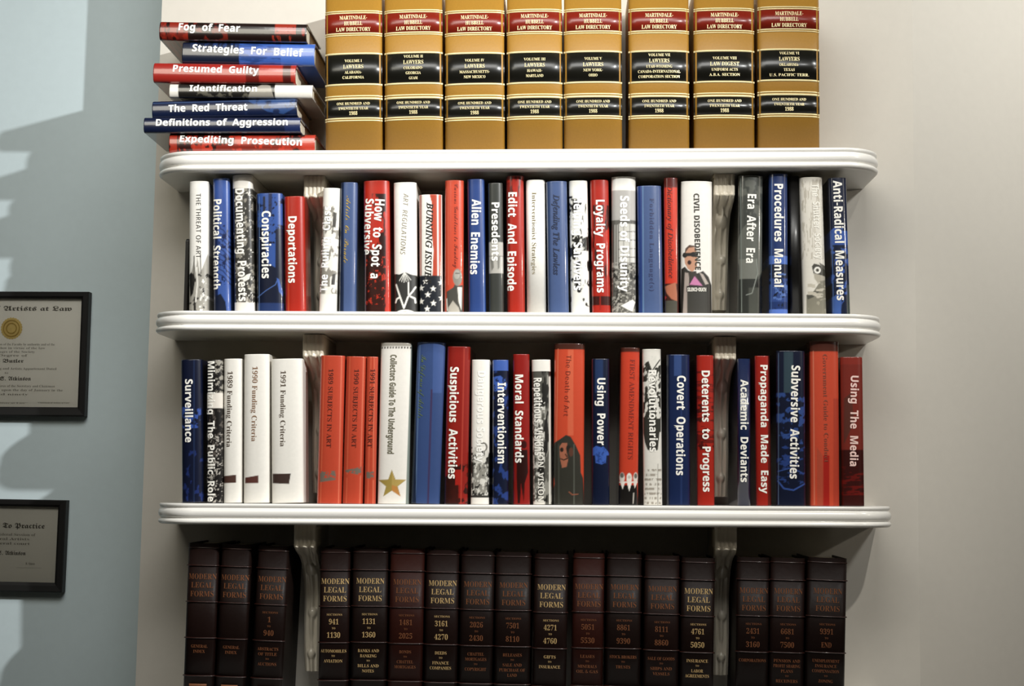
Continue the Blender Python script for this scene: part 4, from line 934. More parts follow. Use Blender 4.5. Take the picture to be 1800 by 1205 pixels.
R('', (598.5, 627, 594, 625.5), 320, '#41598a', 'steel blue book with a slanting golden script title on its spine',
  art=[('r', 590, 604, 300, 560, '#1a2a4a')], texts=[T('Artists  On  Parade', 613, 344, 462, 8, x2=607.5, col='#b99a3c', font='script', shear=.1, bold=-.01)])
R('', (637, 684.7, 641, 685), 317, '#b3240f', 'red and black book titled How to Spot a Subversive in two lines',
  art=[('n', 650, 690, 340, 560, 12, 30, .52, '#2c0f0a', 60), ('r', 636, 662, 440, 560, '#2a100c'), ('p', [(650, 455), (664, 425), (678, 470), (676, 560), (650, 560)], '#33130d'),
       ('n', 640, 680, 450, 535, 4, 6, .64, '#b02a14', 61), ('r', 678, 690, 300, 560, '#b8260f'), ('l', [(642, 447), (641, 548)], 1.2, '#a8887a')],
  texts=[T('How  to  Spot  a', 668, 350, 489, 16.5, x2=659), T('Subversive', 650, 349, 447, 15, x2=644)])
R('', (691.5, 731, 692, 733.6), 320, WHITE, 'white book titled Art Regulations in thin grey letters, black foot with drawn figure', mat=SATIN,
  art=[('p', [(690, 480), (702, 482), (712, 478), (722, 482), (736, 484), (736, 560), (690, 560)], '#2b2b28')] +
      [('l', [(712 - 10 + 4 * i, 496 - abs(i - 2) * 1.5), (711, 478)], 1.2, '#e8e6dd') for i in range(6)] +
      [('l', [(696, 500), (700, 512), (703, 521), (710, 541), (717, 522), (725, 512), (730, 504)], 3, '#efede4'), ('l', [(718, 496), (718, 517)], 2.4, '#e8e6dd'),
       ('l', [(695, 531), (697, 525), (703, 522)], 3, '#efede4'), ('l', [(730, 531), (729, 524), (722, 521)], 3, '#efede4'), ('e', 712, 552, 18, 8, '#f2f0e8'), ('e', 712, 555, 16, 8, '#2b2b28')],
  texts=[T('ART  REGULATIONS', 714, 340, 447, 9.5, x2=708, col='#8e8672', bold=-.035, shear=.2)])
stripes = []
for x0, x1 in ((736, 739), (745, 746.5), (758, 764.5), (768, 773)):
    stripes.append(('r', x0 + 1, x1 + 1, 330, 486, '#b43a22'))
R('', (736, 776, 736.5, 778.6), 341.5, '#efece3', 'book spine printed like a flag with red stripes and white stars, titled Burning Issues',
  art=[('p', [(759, 341), (775, 341), (775, 490), (760, 490), (762, 440), (758, 400)], '#b4452c'), ('l', [(769, 341), (770, 484)], 2.4, '#efe8dd'), ('r', 736, 741, 341, 484, '#a8685a'),
       ('p', [(755, 341), (762, 341), (760, 360)], '#b4452c'), ('r', 733, 775.5, 484, 560, '#20242c')] +
      [('s', x, y, 6, '#f2efe6') for x, y in ((748, 494), (761.5, 507), (740, 505.5), (752, 517.5), (740, 529), (762, 532.5), (751, 542.5), (775, 496), (776, 523))],
  texts=[T('BURNING ISSUES', 756, 355.6, 498, 11, x2=752, col='#1f1b14', font='italic', bold=.02)])
R('', (780.5, 816, 782, 813), 316.5, '#c9472b', 'coral red book with thin script title and a grey suited man at its foot',
  art=[('p', [(785, 512), (797, 505), (799, 500), (806, 502), (813, 500), (814, 560), (784, 560), (785, 530)], '#4a4842'), ('e', 804, 487, 8, 15, '#8b867b'), ('e', 803, 482, 5, 8, '#a8a398'), ('l', [(801, 480), (807, 480)], 1.5, '#45423c'),
       ('p', [(804, 504), (812, 504), (811, 545), (806, 530)], '#dedacf'), ('p', [(788, 540), (796, 528), (806, 540), (812, 560), (786, 560)], '#b0aa9e'), ('l', [(785, 525), (786, 545)], 2, '#d8d4c8'), ('l', [(787, 318), (788, 500)], 1, '#d86f55')],
  texts=[T('Curious Guidelines to Funding', 802, 323, 470, 7, col='#7a2416', font='script', bold=-.02)])
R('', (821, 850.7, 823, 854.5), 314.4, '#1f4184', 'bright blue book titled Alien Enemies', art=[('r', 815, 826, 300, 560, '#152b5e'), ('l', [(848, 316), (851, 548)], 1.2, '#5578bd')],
  texts=[T('Alien  Enemies', 837.5, 350, 482, 15.5, x2=834)])
R('', (858, 883, 859, 886), 321, '#383a36', 'dark grey book titled Presedents with a pale panel across it',
  art=[('r', 850, 890, 425, 480, '#b3b0a8'), ('p', [(862, 456), (867, 450), (868, 470), (864, 476)], '#77756e'), ('p', [(874, 452), (879, 450), (878, 470), (875, 474)], '#7d7b74'), ('r', 855, 890, 449, 450.5, '#7b7972')],
  texts=[T('Presedents', 871, 355.6, 458.5, 13.5)])
R('', (889, 920.4, 891.5, 922.5), 308.5, '#a6210f', 'red book titled Edict And Episode, tallest of the red ones on the upper row',
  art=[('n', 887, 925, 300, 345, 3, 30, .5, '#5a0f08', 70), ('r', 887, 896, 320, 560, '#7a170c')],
  texts=[T('Edict  And  Episode', 901, 337.6, 511, 15, x2=899)])
R('', (924.5, 957.5, 926, 960), 315.7, WHITE, 'white book titled Interventionist Strategies in thin grey letters', mat=SATIN,
  texts=[T('Interventionist Strategies', 939, 337.6, 481.7, 7.5, col='#857a5c', serif=True, bold=-.022)])
R('', (961, 995, 961.5, 1001.5), 318, '#41598a', 'steel blue book titled Defending The Lawless in dark slanting letters',
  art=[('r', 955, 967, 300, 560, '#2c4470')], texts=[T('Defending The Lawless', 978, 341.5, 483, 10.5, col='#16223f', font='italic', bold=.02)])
R('', (999.5, 1033, 1004, 1036.5), 317, '#e9e7de', 'black and white photographic book between steel blue Defending The Lawless and red Loyalty Programs',
  art=[('n', 996, 1040, 345, 540, 9, 15, .5, '#1c1b19', 80), ('r', 996, 1006, 344, 348, '#1c1b19'), ('n', 1005, 1040, 400, 440, 8, 9, .42, '#1c1b19', 82), ('n', 1018, 1040, 345, 500, 6, 30, .6, '#efede4', 81), ('r', 996, 1040, 300, 343, '#efede4'), ('r', 996, 1040, 538, 560, '#ece9e0')],
  texts=[T('Helping  Survivers', 1016, 345, 510, 15, col='#ffffff')])
R('', (1037, 1070, 1041, 1073.5), 315.7, '#a8200f', 'red book titled Loyalty Programs',
  art=[('n', 1040, 1075, 360, 500, 4, 40, .56, '#3c0c07', 90), ('r', 1036, 1076, 520, 536, '#3a0f0a'), ('r', 1054, 1056, 520, 545, '#8d1f12'), ('e', 1068, 415, 6, 12, '#b8240f')],
  texts=[T('Loyalty  Programs', 1055, 351, 514, 15, x2=1057)])
R('', (1075, 1117.6, 1075, 1118.4), 310, '#e9e7df', 'black and white book titled Seeds of Disunity with building photo and white top',
  art=[('r', 1070, 1120, 334, 386, '#aeaba6'), ('r', 1070, 1120, 386, 560, '#5d5b55'), ('r', 1088, 1120, 393, 461, '#c9c7bf'), ('n', 1070, 1120, 461, 560, 3, 3, .52, '#a8a59b', 100), ('n', 1070, 1120, 461, 545, 5, 6, .6, '#33322e', 101)] +
      [('l', [(1084, 408 + 15 * i), (1118, 406 + 15 * i)], 1.3, '#5a5852') for i in range(4)] + [('l', [(1096 + 11 * i, 392), (1096 + 11 * i, 462)], 1.2, '#65635c') for i in range(3)] +
      [('l', [(1081 + 4 * i, 395), (1081 + 4 * i, 470)], 1.2, '#c9c7bf') for i in range(2)] + [('p', [(1091, 537), (1112, 526), (1117, 530), (1112, 547), (1104, 544)], '#efede5')],
  texts=[T('Seeds of Disunity', 1098, 344, 512.6, 15.5, col='#f7f5ee')])
R('', (1119.8, 1162.5, 1122.5, 1166.5), 326, '#415989', 'wide steel blue book titled Forbidden Languages in faint typewriter letters',
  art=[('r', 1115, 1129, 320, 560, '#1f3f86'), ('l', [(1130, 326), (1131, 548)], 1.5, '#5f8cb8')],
  texts=[T('Forbidden Language(s)', 1146, 348, 511, 7.5, col='#27315a', serif=True, bold=-.024, spacing=1.15)])
R('', (1167, 1191.7, 1169, 1194), 312, '#c83217', 'narrow red book titled Dictionary of Disobedience with dark slanting letters',
  art=[('r', 1160, 1196, 305, 329, '#5a150c'), ('r', 1160, 1196, 498, 560, '#3b1c14'), ('p', [(1168, 503), (1188, 496), (1192, 530), (1180, 525), (1172, 515)], '#b06a4e'), ('p', [(1165, 515), (1172, 522), (1167, 530)], '#b02a18'), ('r', 1170, 1190, 528, 560, '#4c4a40'), ('r', 1190.5, 1197, 300, 560, '#3a1008')],
  texts=[T('Dictionary of Disobedience', 1177, 325, 488.6, 8.5, x2=1180, col='#5c0f08', font='italic', bold=.01)])
R('', (1197.5, 1252.5, 1197, 1252), 318, '#e6e2da', 'widest white book, titled Civil Disobedience, with a shouting man in sunglasses', mat=SATIN,
  art=[('p', [(1198, 472), (1204, 468), (1210, 475), (1226, 480), (1236, 476), (1246, 486), (1251, 500), (1252, 560), (1196, 560)], '#282520'),
       ('p', [(1204, 478), (1212, 480), (1208, 560), (1200, 560)], '#a3958c'), ('p', [(1229, 478), (1236, 482), (1246, 498), (1240, 500)], '#b3a79d'),
       ('p', [(1206, 440), (1210, 432), (1218, 432), (1224, 440), (1226, 455), (1225, 470), (1217, 478), (1209, 472), (1204, 462), (1203, 448)], '#c08d70'),
       ('p', [(1203, 448), (1205, 436), (1212, 430), (1222, 432), (1226, 442), (1220, 434), (1211, 435), (1206, 442)], '#574033'),
       ('r', 1201, 1227, 444, 450, '#1d1916'), ('e', 1204, 448, 4, 4.5, '#1d1916'), ('e', 1219, 447, 5.5, 4.5, '#1d1916'), ('e', 1211.8, 461, 3.4, 4, '#2a120e'),
       ('p', [(1210, 478), (1224, 476), (1228, 500), (1212, 494)], '#38332c'), ('p', [(1221, 485), (1235, 502), (1212, 500)], '#c87aa6'),
       ('r', 1208, 1244, 513, 560, '#35332d'), ('r', 1207, 1243, 502, 513, '#2b2823')],
  texts=[T('CIVIL DISOBEDIENCE', 1224, 340, 474, 9.5, x2=1227, col='#3a372e', bold=.01)]).lines([('SILENCE=DEATH', 1225, 508.5, 33, 6.5, 0.02, False)], '#eeeadf', name='small_lettering')
R('', (1297, 1344, 1299, 1338), 308, '#3c3f3a', 'dark grey book titled Era After Era right of the right bracket', depth=.15,
  art=[('r', 1290, 1303, 300, 560, '#1f211e'), ('e', 1322, 440, 26, 50, '#5c5e57'), ('n', 1300, 1345, 305, 420, 9, 14, .52, '#5b5d56', 110), ('r', 1300, 1330, 455, 490, '#71736b'), ('r', 1296, 1345, 490, 560, '#2c2e2a'),
       ('p', [(1330, 500), (1345, 470), (1345, 560), (1328, 560)], '#10110f'), ('r', 1316, 1334, 505, 560, '#484a43'), ('l', [(1330, 455), (1332, 480), (1322, 515), (1312, 518)], 1.4, '#8f948c'), ('l', [(1302, 312), (1304, 548)], 1.2, '#7e8880')],
  texts=[T('Era  After  Era', 1322, 341, 462, 15, x2=1319)])
R('', (1352, 1385.4, 1353, 1386), 305, '#15336f', 'dark blue book titled Procedures Manual beside a plain black one',
  art=[('r', 1350, 1390, 449, 464, '#3e6cc8'), ('r', 1350, 1390, 464, 489, '#0f1c3a'), ('r', 1350, 1390, 489, 530, '#25488f'), ('n', 1350, 1390, 464, 545, 5, 8, .6, '#0d1730', 120), ('n', 1350, 1390, 480, 530, 6, 6, .62, '#4c74c0', 121), ('r', 1350, 1390, 543, 560, '#4a74d0'), ('l', [(1357, 310), (1356, 548)], 1, '#4f76b8')],
  texts=[T('Procedures  Manual', 1369, 323, 504, 15)])
R('', (1387.5, 1404, 1388.5, 1411), 309, '#0c0a09', 'plain black unlettered book between Procedures Manual and the cream leaning book', mat=SATIN, Y0=.034)  # filler volume, added so the gap between its neighbours stays dark
R('', (1405.6, 1447, 1414, 1453.5), 311, '#dcd7cb', 'cream leaning book with a camera photograph at its foot and faint white title', mat=SATIN,
  art=[('n', 1400, 1450, 315, 455, 2, 18, .56, '#bcb5a6', 130), ('p', [(1427, 468), (1431, 463), (1440, 465), (1455, 475), (1455, 486), (1440, 484), (1430, 480)], '#3a382f'), ('p', [(1440, 461), (1455, 468), (1455, 474), (1443, 468)], '#56534a'),
       ('p', [(1430, 480), (1455, 486), (1455, 492), (1440, 500), (1432, 490)], '#aca595'), ('e', 1437, 474.5, 6, 6, '#f2efe6'), ('e', 1437, 474.5, 3, 3, '#3a382f'),
       ('p', [(1418, 518), (1430, 512), (1442, 494), (1456, 490), (1456, 560), (1418, 560)], '#7f7b6b'), ('p', [(1418, 518), (1430, 512), (1436, 510), (1440, 512), (1430, 522), (1420, 526)], '#4a4a40'), ('n', 1420, 1456, 495, 525, 14, 4, .55, '#c0b9a8', 131), ('n', 1418, 1456, 525, 560, 8, 8, .6, '#9e9987', 132)],
  texts=[T('The  Shutter  Society', 1433, 323, 455, 12, x2=1440, col='#f1eee4', bold=0)])
R('', (1458, 1487.5, 1463, 1497), 312, '#0d1a38', 'dark blue mottled book titled Anti-Radical Measures, rightmost on the upper row',
  art=[('n', 1455, 1500, 400, 560, 6, 9, .55, '#2f5bb4', 140), ('r', 1455, 1500, 405, 430, '#2a55ac'), ('p', [(1462, 522), (1480, 515), (1478, 560), (1462, 560)], '#345fae'), ('l', [(1463, 410), (1466, 548)], 1, '#4a74ba'), ('r', 1489.5, 1500, 500, 560, '#3f4a48')],
  texts=[T('Anti-Radical  Measures', 1472, 317, 527.5, 15, x2=1479)])

# ---- middle row --------------------------------------------------------------
R = lambda *a, **k: row_book(2, *a, group=G2, **k)
R('', (316.8, 352.5, 317.4, 355.5), 631.4, '#0b1430', 'navy blue book titled Surveillance, at the left end of the middle row', Y0=.018,
  art=[('n', 315, 352, 715, 752, 8, 6, .5, '#274fa8', 150), ('n', 315, 356, 790, 880, 6, 12, .66, '#162d6e', 151), ('r', 340, 342, 632, 886, '#1c2f55')],
  texts=[T('Surveillance', 332, 666, 777, 13.5)])
R('', (362, 390.5, 362, 390), 632, '#1b1918', 'black and white book titled Minimizing The Public Role with a white band',
  art=[('n', 378, 392, 632, 690, 4, 5, .5, '#a09b90', 160), ('r', 362, 392, 690, 717, '#e6dfd4'), ('n', 362, 392, 719, 800, 3, 6, .6, '#57504a', 161), ('n', 362, 392, 760, 886, 3, 3, .6, '#b8b2a8', 162), ('r', 362, 376, 632, 690, '#171615')],
  texts=[T('Minimizing  The  Public  Role', 371, 634.5, 881, 12.5, x2=371)])
R('', (392.6, 423.7, 391.2, 424), 630, '#e9e5dc', 'narrow white book titled 1989 Funding Criteria', mat=SATIN, art=[('p', [(390, 836.5), (415, 834), (415, 848), (390, 849)], '#4a3027')],
  texts=[T('1989 Funding Criteria', 404.5, 652, 785, 9, x2=402.5, col='#55493f', serif=True, bold=-.02)])
R('', (427, 473, 427.5, 471), 622, '#e9e5dc', 'white book titled 1990 Funding Criteria, tallest of the three white yearbooks', mat=SATIN, art=[('p', [(430, 839), (454, 835), (454, 848.6), (430, 849)], '#573028')],
  texts=[T('1990 Funding Criteria', 448.5, 643.7, 775, 9, x2=446.5, col='#8a6a52', serif=True, bold=-.022)])
R('', (476, 529.5, 475.5, 533.5), 630, '#e9e5dc', 'widest white yearbook, titled 1991 Funding Criteria', mat=SATIN, depth=.06, art=[('p', [(478, 832), (511, 832), (508, 850), (478, 849)], '#3d2c26')],
  texts=[T('1991 Funding Criteria', 498, 651, 784, 9, x2=497, col='#5d5145', serif=True, bold=-.02)])
def subj(xs, yt, ttl, tx, tx2, ty, tp, lab, **kw):
    R('', xs, yt, '#bb4228', lab, art=[('l', [(xs[0] + 7, yt), (xs[2] + 8, 886)], 1.6, '#d4603f'), ('l', [(xs[1] - 5, yt), (xs[3] - 5, 886)], 1.3, '#dc7454'), ('p', tp, '#6f6458'), ('n', min(p[0] for p in tp), max(p[0] for p in tp), tp[0][1] - 6, tp[0][1] + 14, 4, 4, .52, '#bb4228', 171)],
      texts=[T(ttl, tx, ty, 786, 8, x2=tx2, col='#5c1c10', serif=True, bold=-.008)], **kw)
subj((563, 605, 555, 599.5), 624.4, '1989 SUBJECTS IN ART', 582, 578, 648, [(562, 828), (590, 827), (590, 843), (562, 847)], 'orange red book titled 1989 Subjects In Art, first of the three matching ones', depth=.10)
subj((608, 644, 600.5, 637), 626, '1990 SUBJECTS IN ART', 627, 622, 648.5, [(606, 826), (636, 819.6), (636, 835), (606, 829)], 'orange red book titled 1990 Subjects In Art, second of the three matching ones')
subj((645.4, 663, 638.5, 660.5), 626.5, '1991 SUBJECTS IN ART', 655.5, 650, 648, [(644, 829), (657, 828), (657, 841), (644, 840)], 'narrow orange red book titled 1991 Subjects In Art, beside the white gold-starred book')
R('', (668, 724, 663.2, 717), 602, '#ebe6dd', 'wide white book titled Collectors Guide To The Underground with a gold star', mat=JACKET,
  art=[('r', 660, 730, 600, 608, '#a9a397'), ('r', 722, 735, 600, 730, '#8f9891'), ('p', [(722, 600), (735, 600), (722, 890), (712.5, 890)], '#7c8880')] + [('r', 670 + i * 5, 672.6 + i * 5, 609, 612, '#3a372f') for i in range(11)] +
      [('s', 688.7, 851, 26, '#a08a42'), ('p', [(689, 827), (694, 842), (712, 843), (696, 856), (689, 852)], '#b59a52'), ('p', [(689, 852), (698, 855), (704, 872), (689, 862)], '#c08440')],
  texts=[T('Collectors Guide To The Underground', 692, 623, 797, 11, x2=686.5, col='#6e6a58', bold=.01)])
R('', (734.5, 781, 719.5, 774), 601, '#2f4a80', 'wide steel blue book leaning against the starred white one, green gold script title',
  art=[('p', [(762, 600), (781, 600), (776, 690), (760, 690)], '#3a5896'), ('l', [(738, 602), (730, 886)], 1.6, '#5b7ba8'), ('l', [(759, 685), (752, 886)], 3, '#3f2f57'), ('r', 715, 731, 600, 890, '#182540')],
  texts=[T('In Defense of Artists', 745, 623.6, 734, 9, x2=739, col='#5d7048', font='script', shear=.1, bold=-.015)])
R('', (785.4, 827, 780.5, 821), 608.5, '#8e1a10', 'dark red book titled Suspicious Activities',
  art=[('r', 778, 806, 840, 890, '#3a120c'), ('n', 780, 822, 815, 890, 7, 8, .5, '#31100b', 180), ('r', 800, 812, 825, 852, '#a31c10'), ('l', [(816, 612), (810, 886)], 2, '#ad3a2a')],
  texts=[T('Suspicious  Activities', 799, 644.5, 841, 15, x2=795)])
R('', (828, 862, 828, 858), 631.7, '#efebe2', 'white book with mostly faint title ending in Society over a grey hourglass photograph', mat=SATIN,
  art=[('r', 824, 866, 795, 874, '#33312d'), ('e', 845, 798, 14, 16, '#cfccc2'), ('r', 832, 856, 815, 866, '#8f8c83'), ('n', 828, 862, 795, 870, 5, 9, .54, '#dad7cd', 190), ('n', 828, 862, 785, 868, 4, 7, .62, '#22211e', 191), ('e', 850, 785, 7, 8, '#6a665d'), ('e', 849, 786, 5, 6, '#efebe2'), ('r', 824, 866, 874, 890, '#ece7de')],
  texts=[T('Dangerous Society', 847, 652, 812, 13.5, x2=844, col='#f9f7f1')])
R('', (866, 893, 864.5, 894), 632, '#0d1631', 'blue and black book titled Interventionism',
  art=[('n', 863, 896, 650, 886, 8, 13, .56, '#1c3d86', 200), ('r', 863, 896, 632, 651, '#3660b8'), ('p', [(866, 662), (880, 660), (892, 672), (890, 684), (868, 688)], '#2f5fc0'), ('n', 863, 896, 660, 690, 5, 5, .58, '#14234c', 201)],
  texts=[T('Interventionism', 882, 672, 814, 14)])
R('', (902, 930, 901.5, 932), 622, '#8f1710', 'red book titled Moral Standards with a dark standing figure',
  art=[('e', 921, 781, 5, 7, '#3a0d09'), ('p', [(908, 800), (916, 790), (927, 790), (928, 830), (922, 850), (921, 884), (916, 850), (914, 884), (910, 884), (908, 840)], '#2a0d0a')],
  texts=[T('Moral  Standards', 912.5, 658, 813, 14)])
R('', (933.5, 968.5, 937.7, 969.6), 631.7, '#54534c', 'black and white book titled Repetitious Visions with a white top',
  art=[('n', 930, 972, 652, 882, 9, 22, .5, '#8f8d84', 210), ('n', 945, 972, 652, 882, 8, 30, .56, '#23221f', 211), ('r', 930, 972, 630, 652, '#ede9e0'), ('r', 965, 968, 661, 886, '#e2ded4'), ('n', 936, 958, 700, 882, 3, 6, .56, '#d6d3c9', 212), ('r', 936, 958, 881, 890, '#e6e2d8')],
  texts=[T('Repetitious  Visions', 945, 663.7, 800, 14, x2=947), T('VISION  VISION', 950, 770, 881, 10, x2=951, name='small_lettering', col='#e8e5db', bold=0)])
R('', (975.5, 1027, 971.5, 1027.3), 603, '#c84526', 'wide coral red book titled The Death of Art with a hooded skull figure',
  art=[('r', 970, 1030, 600, 613.4, '#4a2418'), ('l', [(981, 613), (976, 886)], 1.6, '#d8714f'), ('r', 998, 1008, 614, 765, '#d4603f'), ('p', [(972, 790), (974, 778), (985, 771), (995, 764), (1003, 767), (1012, 782), (1020, 800), (1021, 830), (1025, 840), (1027, 890), (970, 890)], '#33322b'),
       ('p', [(970, 836), (974, 840), (975, 850), (972, 860)], '#c84526'), ('p', [(983, 785), (988, 778), (997, 778), (996, 795), (999, 806), (996, 820), (988, 822), (985, 808), (984, 800)], '#a3634a'),
       ('e', 987.5, 790, 3.2, 4, '#2a221c'), ('e', 999, 788, 4, 6, '#27241f'), ('e', 1004, 794, 4, 8, '#5d3a2d'), ('l', [(986, 806), (991, 808), (998, 805)], 2, '#2a221c'), ('l', [(994, 798), (997, 803)], 2, '#2a221c'), ('r', 981, 983.5, 780, 886, '#44463e'), ('r', 1008, 1010, 780, 886, '#5a5c53'), ('l', [(1000, 864), (1006, 869), (1016, 868)], 1.6, '#94563e')],
  texts=[T('The Death of Art', 1000, 623.6, 731, 9, x2=995, col='#7f2a17', bold=-.03)])
R('', (1040.5, 1070.8, 1040, 1072), 630, '#0a1634', 'navy blue book titled Using Power with a small bright blue shirt',
  art=[('r', 1046, 1060, 632, 690, '#1c3562'), ('p', [(1042, 787), (1048, 783), (1057, 786), (1060, 784), (1068, 792), (1071, 797), (1070, 800), (1066, 800), (1065, 812), (1058, 816), (1047, 813), (1046, 800), (1042, 800)], '#2d5fc0'), ('n', 1046, 1066, 786, 814, 4, 6, .58, '#1d428f', 220)],
  texts=[T('Using  Power', 1057, 664, 782, 14)])
R('', (1091.6, 1124.5, 1087, 1122), 610.5, '#c83c20', 'coral red book titled First Amendment Rights with three suited figures at its foot',
  art=[('r', 1085, 1128, 605, 618, '#50241a'), ('p', [(1086, 852), (1120, 852), (1122, 890), (1085, 890)], '#171412'), ('e', 1093.5, 839, 4.6, 9, '#e4ded4'), ('e', 1106, 840, 4.8, 9, '#eee8de'), ('e', 1117.5, 839, 4.2, 9, '#dcd6cc'), ('e', 1093.5, 835, 3.2, 4.5, '#6b675f'), ('e', 1106, 838, 2.6, 3, '#c9c2b6'), ('e', 1117.5, 836, 2.8, 4.5, '#6b675f'),
       ('l', [(1089, 847), (1120, 847)], 2.4, '#e9e3d8'), ('p', [(1090, 846), (1099, 846), (1094.5, 860)], '#f2ece2'), ('p', [(1102, 847), (1111, 847), (1106, 863)], '#f2ece2'), ('p', [(1113, 846), (1121, 846), (1116, 858)], '#e2dcd2'), ('l', [(1114, 866), (1113, 884)], 1.6, '#c9c3b8')],
  texts=[T('FIRST AMENDMENT RIGHTS', 1112, 631, 806.6, 8.5, x2=1108, col='#8a2413', serif=True, bold=-.024)])
R('', (1129.3, 1162, 1131.5, 1165), 613, '#e6e2d8', 'white book titled Revolutionaries with black brushwork and small print below',
  art=[('p', [(1130, 640), (1140, 634), (1146, 650), (1162, 640), (1162, 760), (1158, 790), (1150, 792), (1136, 790), (1131, 760)], '#34332d'), ('n', 1130, 1164, 625, 735, 4, 9, .53, '#dfdcd2', 230), ('l', [(1134, 640), (1144, 655), (1160, 632)], 2, '#23221f'),
       ('p', [(1131, 770), (1142, 800), (1131, 800)], '#e6e2d8'), ('l', [(1161, 760), (1157, 800)], 3, '#e6e2d8')] + [('n', 1133, 1163, 824 + 8.2 * i, 828 + 8.2 * i, 2.2, 9, .46, '#a59c8f', 231 + i) for i in range(8)] + [('l', [(1156.5, 815), (1156.5, 886)], 1, '#77736a')],
  texts=[T('Revolutionaries', 1147, 650, 794, 13.5, x2=1149)])
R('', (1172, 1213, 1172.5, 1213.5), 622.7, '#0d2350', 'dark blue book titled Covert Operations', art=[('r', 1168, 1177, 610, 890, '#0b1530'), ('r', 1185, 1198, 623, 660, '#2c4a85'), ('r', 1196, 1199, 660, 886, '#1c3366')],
  texts=[T('Covert  Operations', 1198, 660, 835, 15, x2=1196)])
R('', (1225, 1254.5, 1226, 1257), 624, '#a5200f', 'red book titled Deterents to Progress, left of the right bracket', art=[('n', 1222, 1260, 650, 790, 30, 3, .55, '#6a150c', 240), ('n', 1222, 1260, 700, 790, 8, 8, .6, '#4a0f09', 241)],
  texts=[T('Deterents  to  Progress', 1240.5, 651, 864, 14, x2=1243)], depth=.15)
R('', (1297.5, 1318.5, 1296.5, 1320.5), 630, '#0c2049', 'narrow dark blue book titled Academic Deviants', texts=[T('Academic  Deviants', 1308.6, 666.6, 847, 13)])
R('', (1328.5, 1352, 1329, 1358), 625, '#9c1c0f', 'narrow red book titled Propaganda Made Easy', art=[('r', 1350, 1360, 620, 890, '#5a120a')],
  texts=[T('Propaganda  Made  Easy', 1343, 641, 867, 12.5, x2=1344.5)])
R('', (1366.5, 1415, 1365.5, 1418.5), 616, '#0c1530', 'wide black and blue book titled Subversive Activities with glossy blue swirls',
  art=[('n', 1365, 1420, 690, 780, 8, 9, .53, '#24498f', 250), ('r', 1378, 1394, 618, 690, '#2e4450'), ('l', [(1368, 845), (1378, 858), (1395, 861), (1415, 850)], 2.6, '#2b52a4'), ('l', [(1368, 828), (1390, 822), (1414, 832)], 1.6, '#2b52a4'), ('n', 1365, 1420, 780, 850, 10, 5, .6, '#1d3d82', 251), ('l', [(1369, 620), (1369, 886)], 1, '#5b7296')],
  texts=[T('Subversive  Activities', 1399, 642, 841, 15, x2=1396)])
R('', (1424, 1475.4, 1426, 1477), 599.4, '#c9482c', 'wide coral red book with faint dark typewriter title beside Using The Media',
  art=[('r', 1420, 1480, 595, 617, '#54281c'), ('l', [(1430, 617), (1432, 886)], 1.5, '#de7f62'), ('p', [(1436, 785), (1446, 800), (1449, 890), (1437, 890)], '#b34a32'), ('r', 1447, 1458, 800, 890, '#a81c12'), ('r', 1465, 1480, 700, 890, '#b43c26')],
  texts=[T('Government Guide to Conduct', 1450, 622, 812, 7.5, x2=1453, col='#87402e', serif=True, bold=-.022)])
R('', (1479, 1517, 1480.5, 1522), 627, '#7c2a20', 'dark red book titled Using The Media, rightmost on the middle row',
  art=[('r', 1475, 1530, 627, 640, '#8a2d22'), ('p', [(1484, 700), (1496, 690), (1502, 740), (1484, 780)], '#5e3027'), ('r', 1475, 1530, 790, 890, '#3a0f0c'), ('n', 1478, 1525, 820, 870, 20, 4, .55, '#6a130e', 260)],
  texts=[T('Using  The  Media', 1502.5, 660, 819, 13.5, x2=1501, col='#f3cfc6')])

# ---- black bookend at the left end of the upper row ---------------------------
be = thing('bookend', 'thin black upright bookend at the left end of the upper row', 'bookend', (at(327, 545, .03).x, .03, SHELVES[2](at(327, 545, .03).x) + .0004))
hh = .136
V, F = [], []
prof = [(0.0, 0.0), (0.0, hh - .006)] + [(.012 - .012 * math.cos(a), hh - .006 + .006 * math.sin(a)) for a in np.linspace(0.3, math.pi / 2, 5)] + [(.11, hh), (.118, hh - .01), (.118, 0)]
for x in (-.0048, -.0040, .0012, .0020):
    ins = .0008 if abs(x + .0014) > .003 else 0
    V += [(x, y + (ins if y < .05 else -ins), z - (ins if z > .01 else 0)) for y, z in prof]
k = len(prof)
F = [tuple(range(k))[::-1], tuple(range(3 * k, 4 * k))]
for s in range(3):
    F += [(s * k + i, s * k + (i + 1) % k, (s + 1) * k + (i + 1) % k, (s + 1) * k + i) for i in range(k)]
link_mesh('upright_plate', V, F, material('black_enamel', '#191614', rough=.35, coat=.3), be)

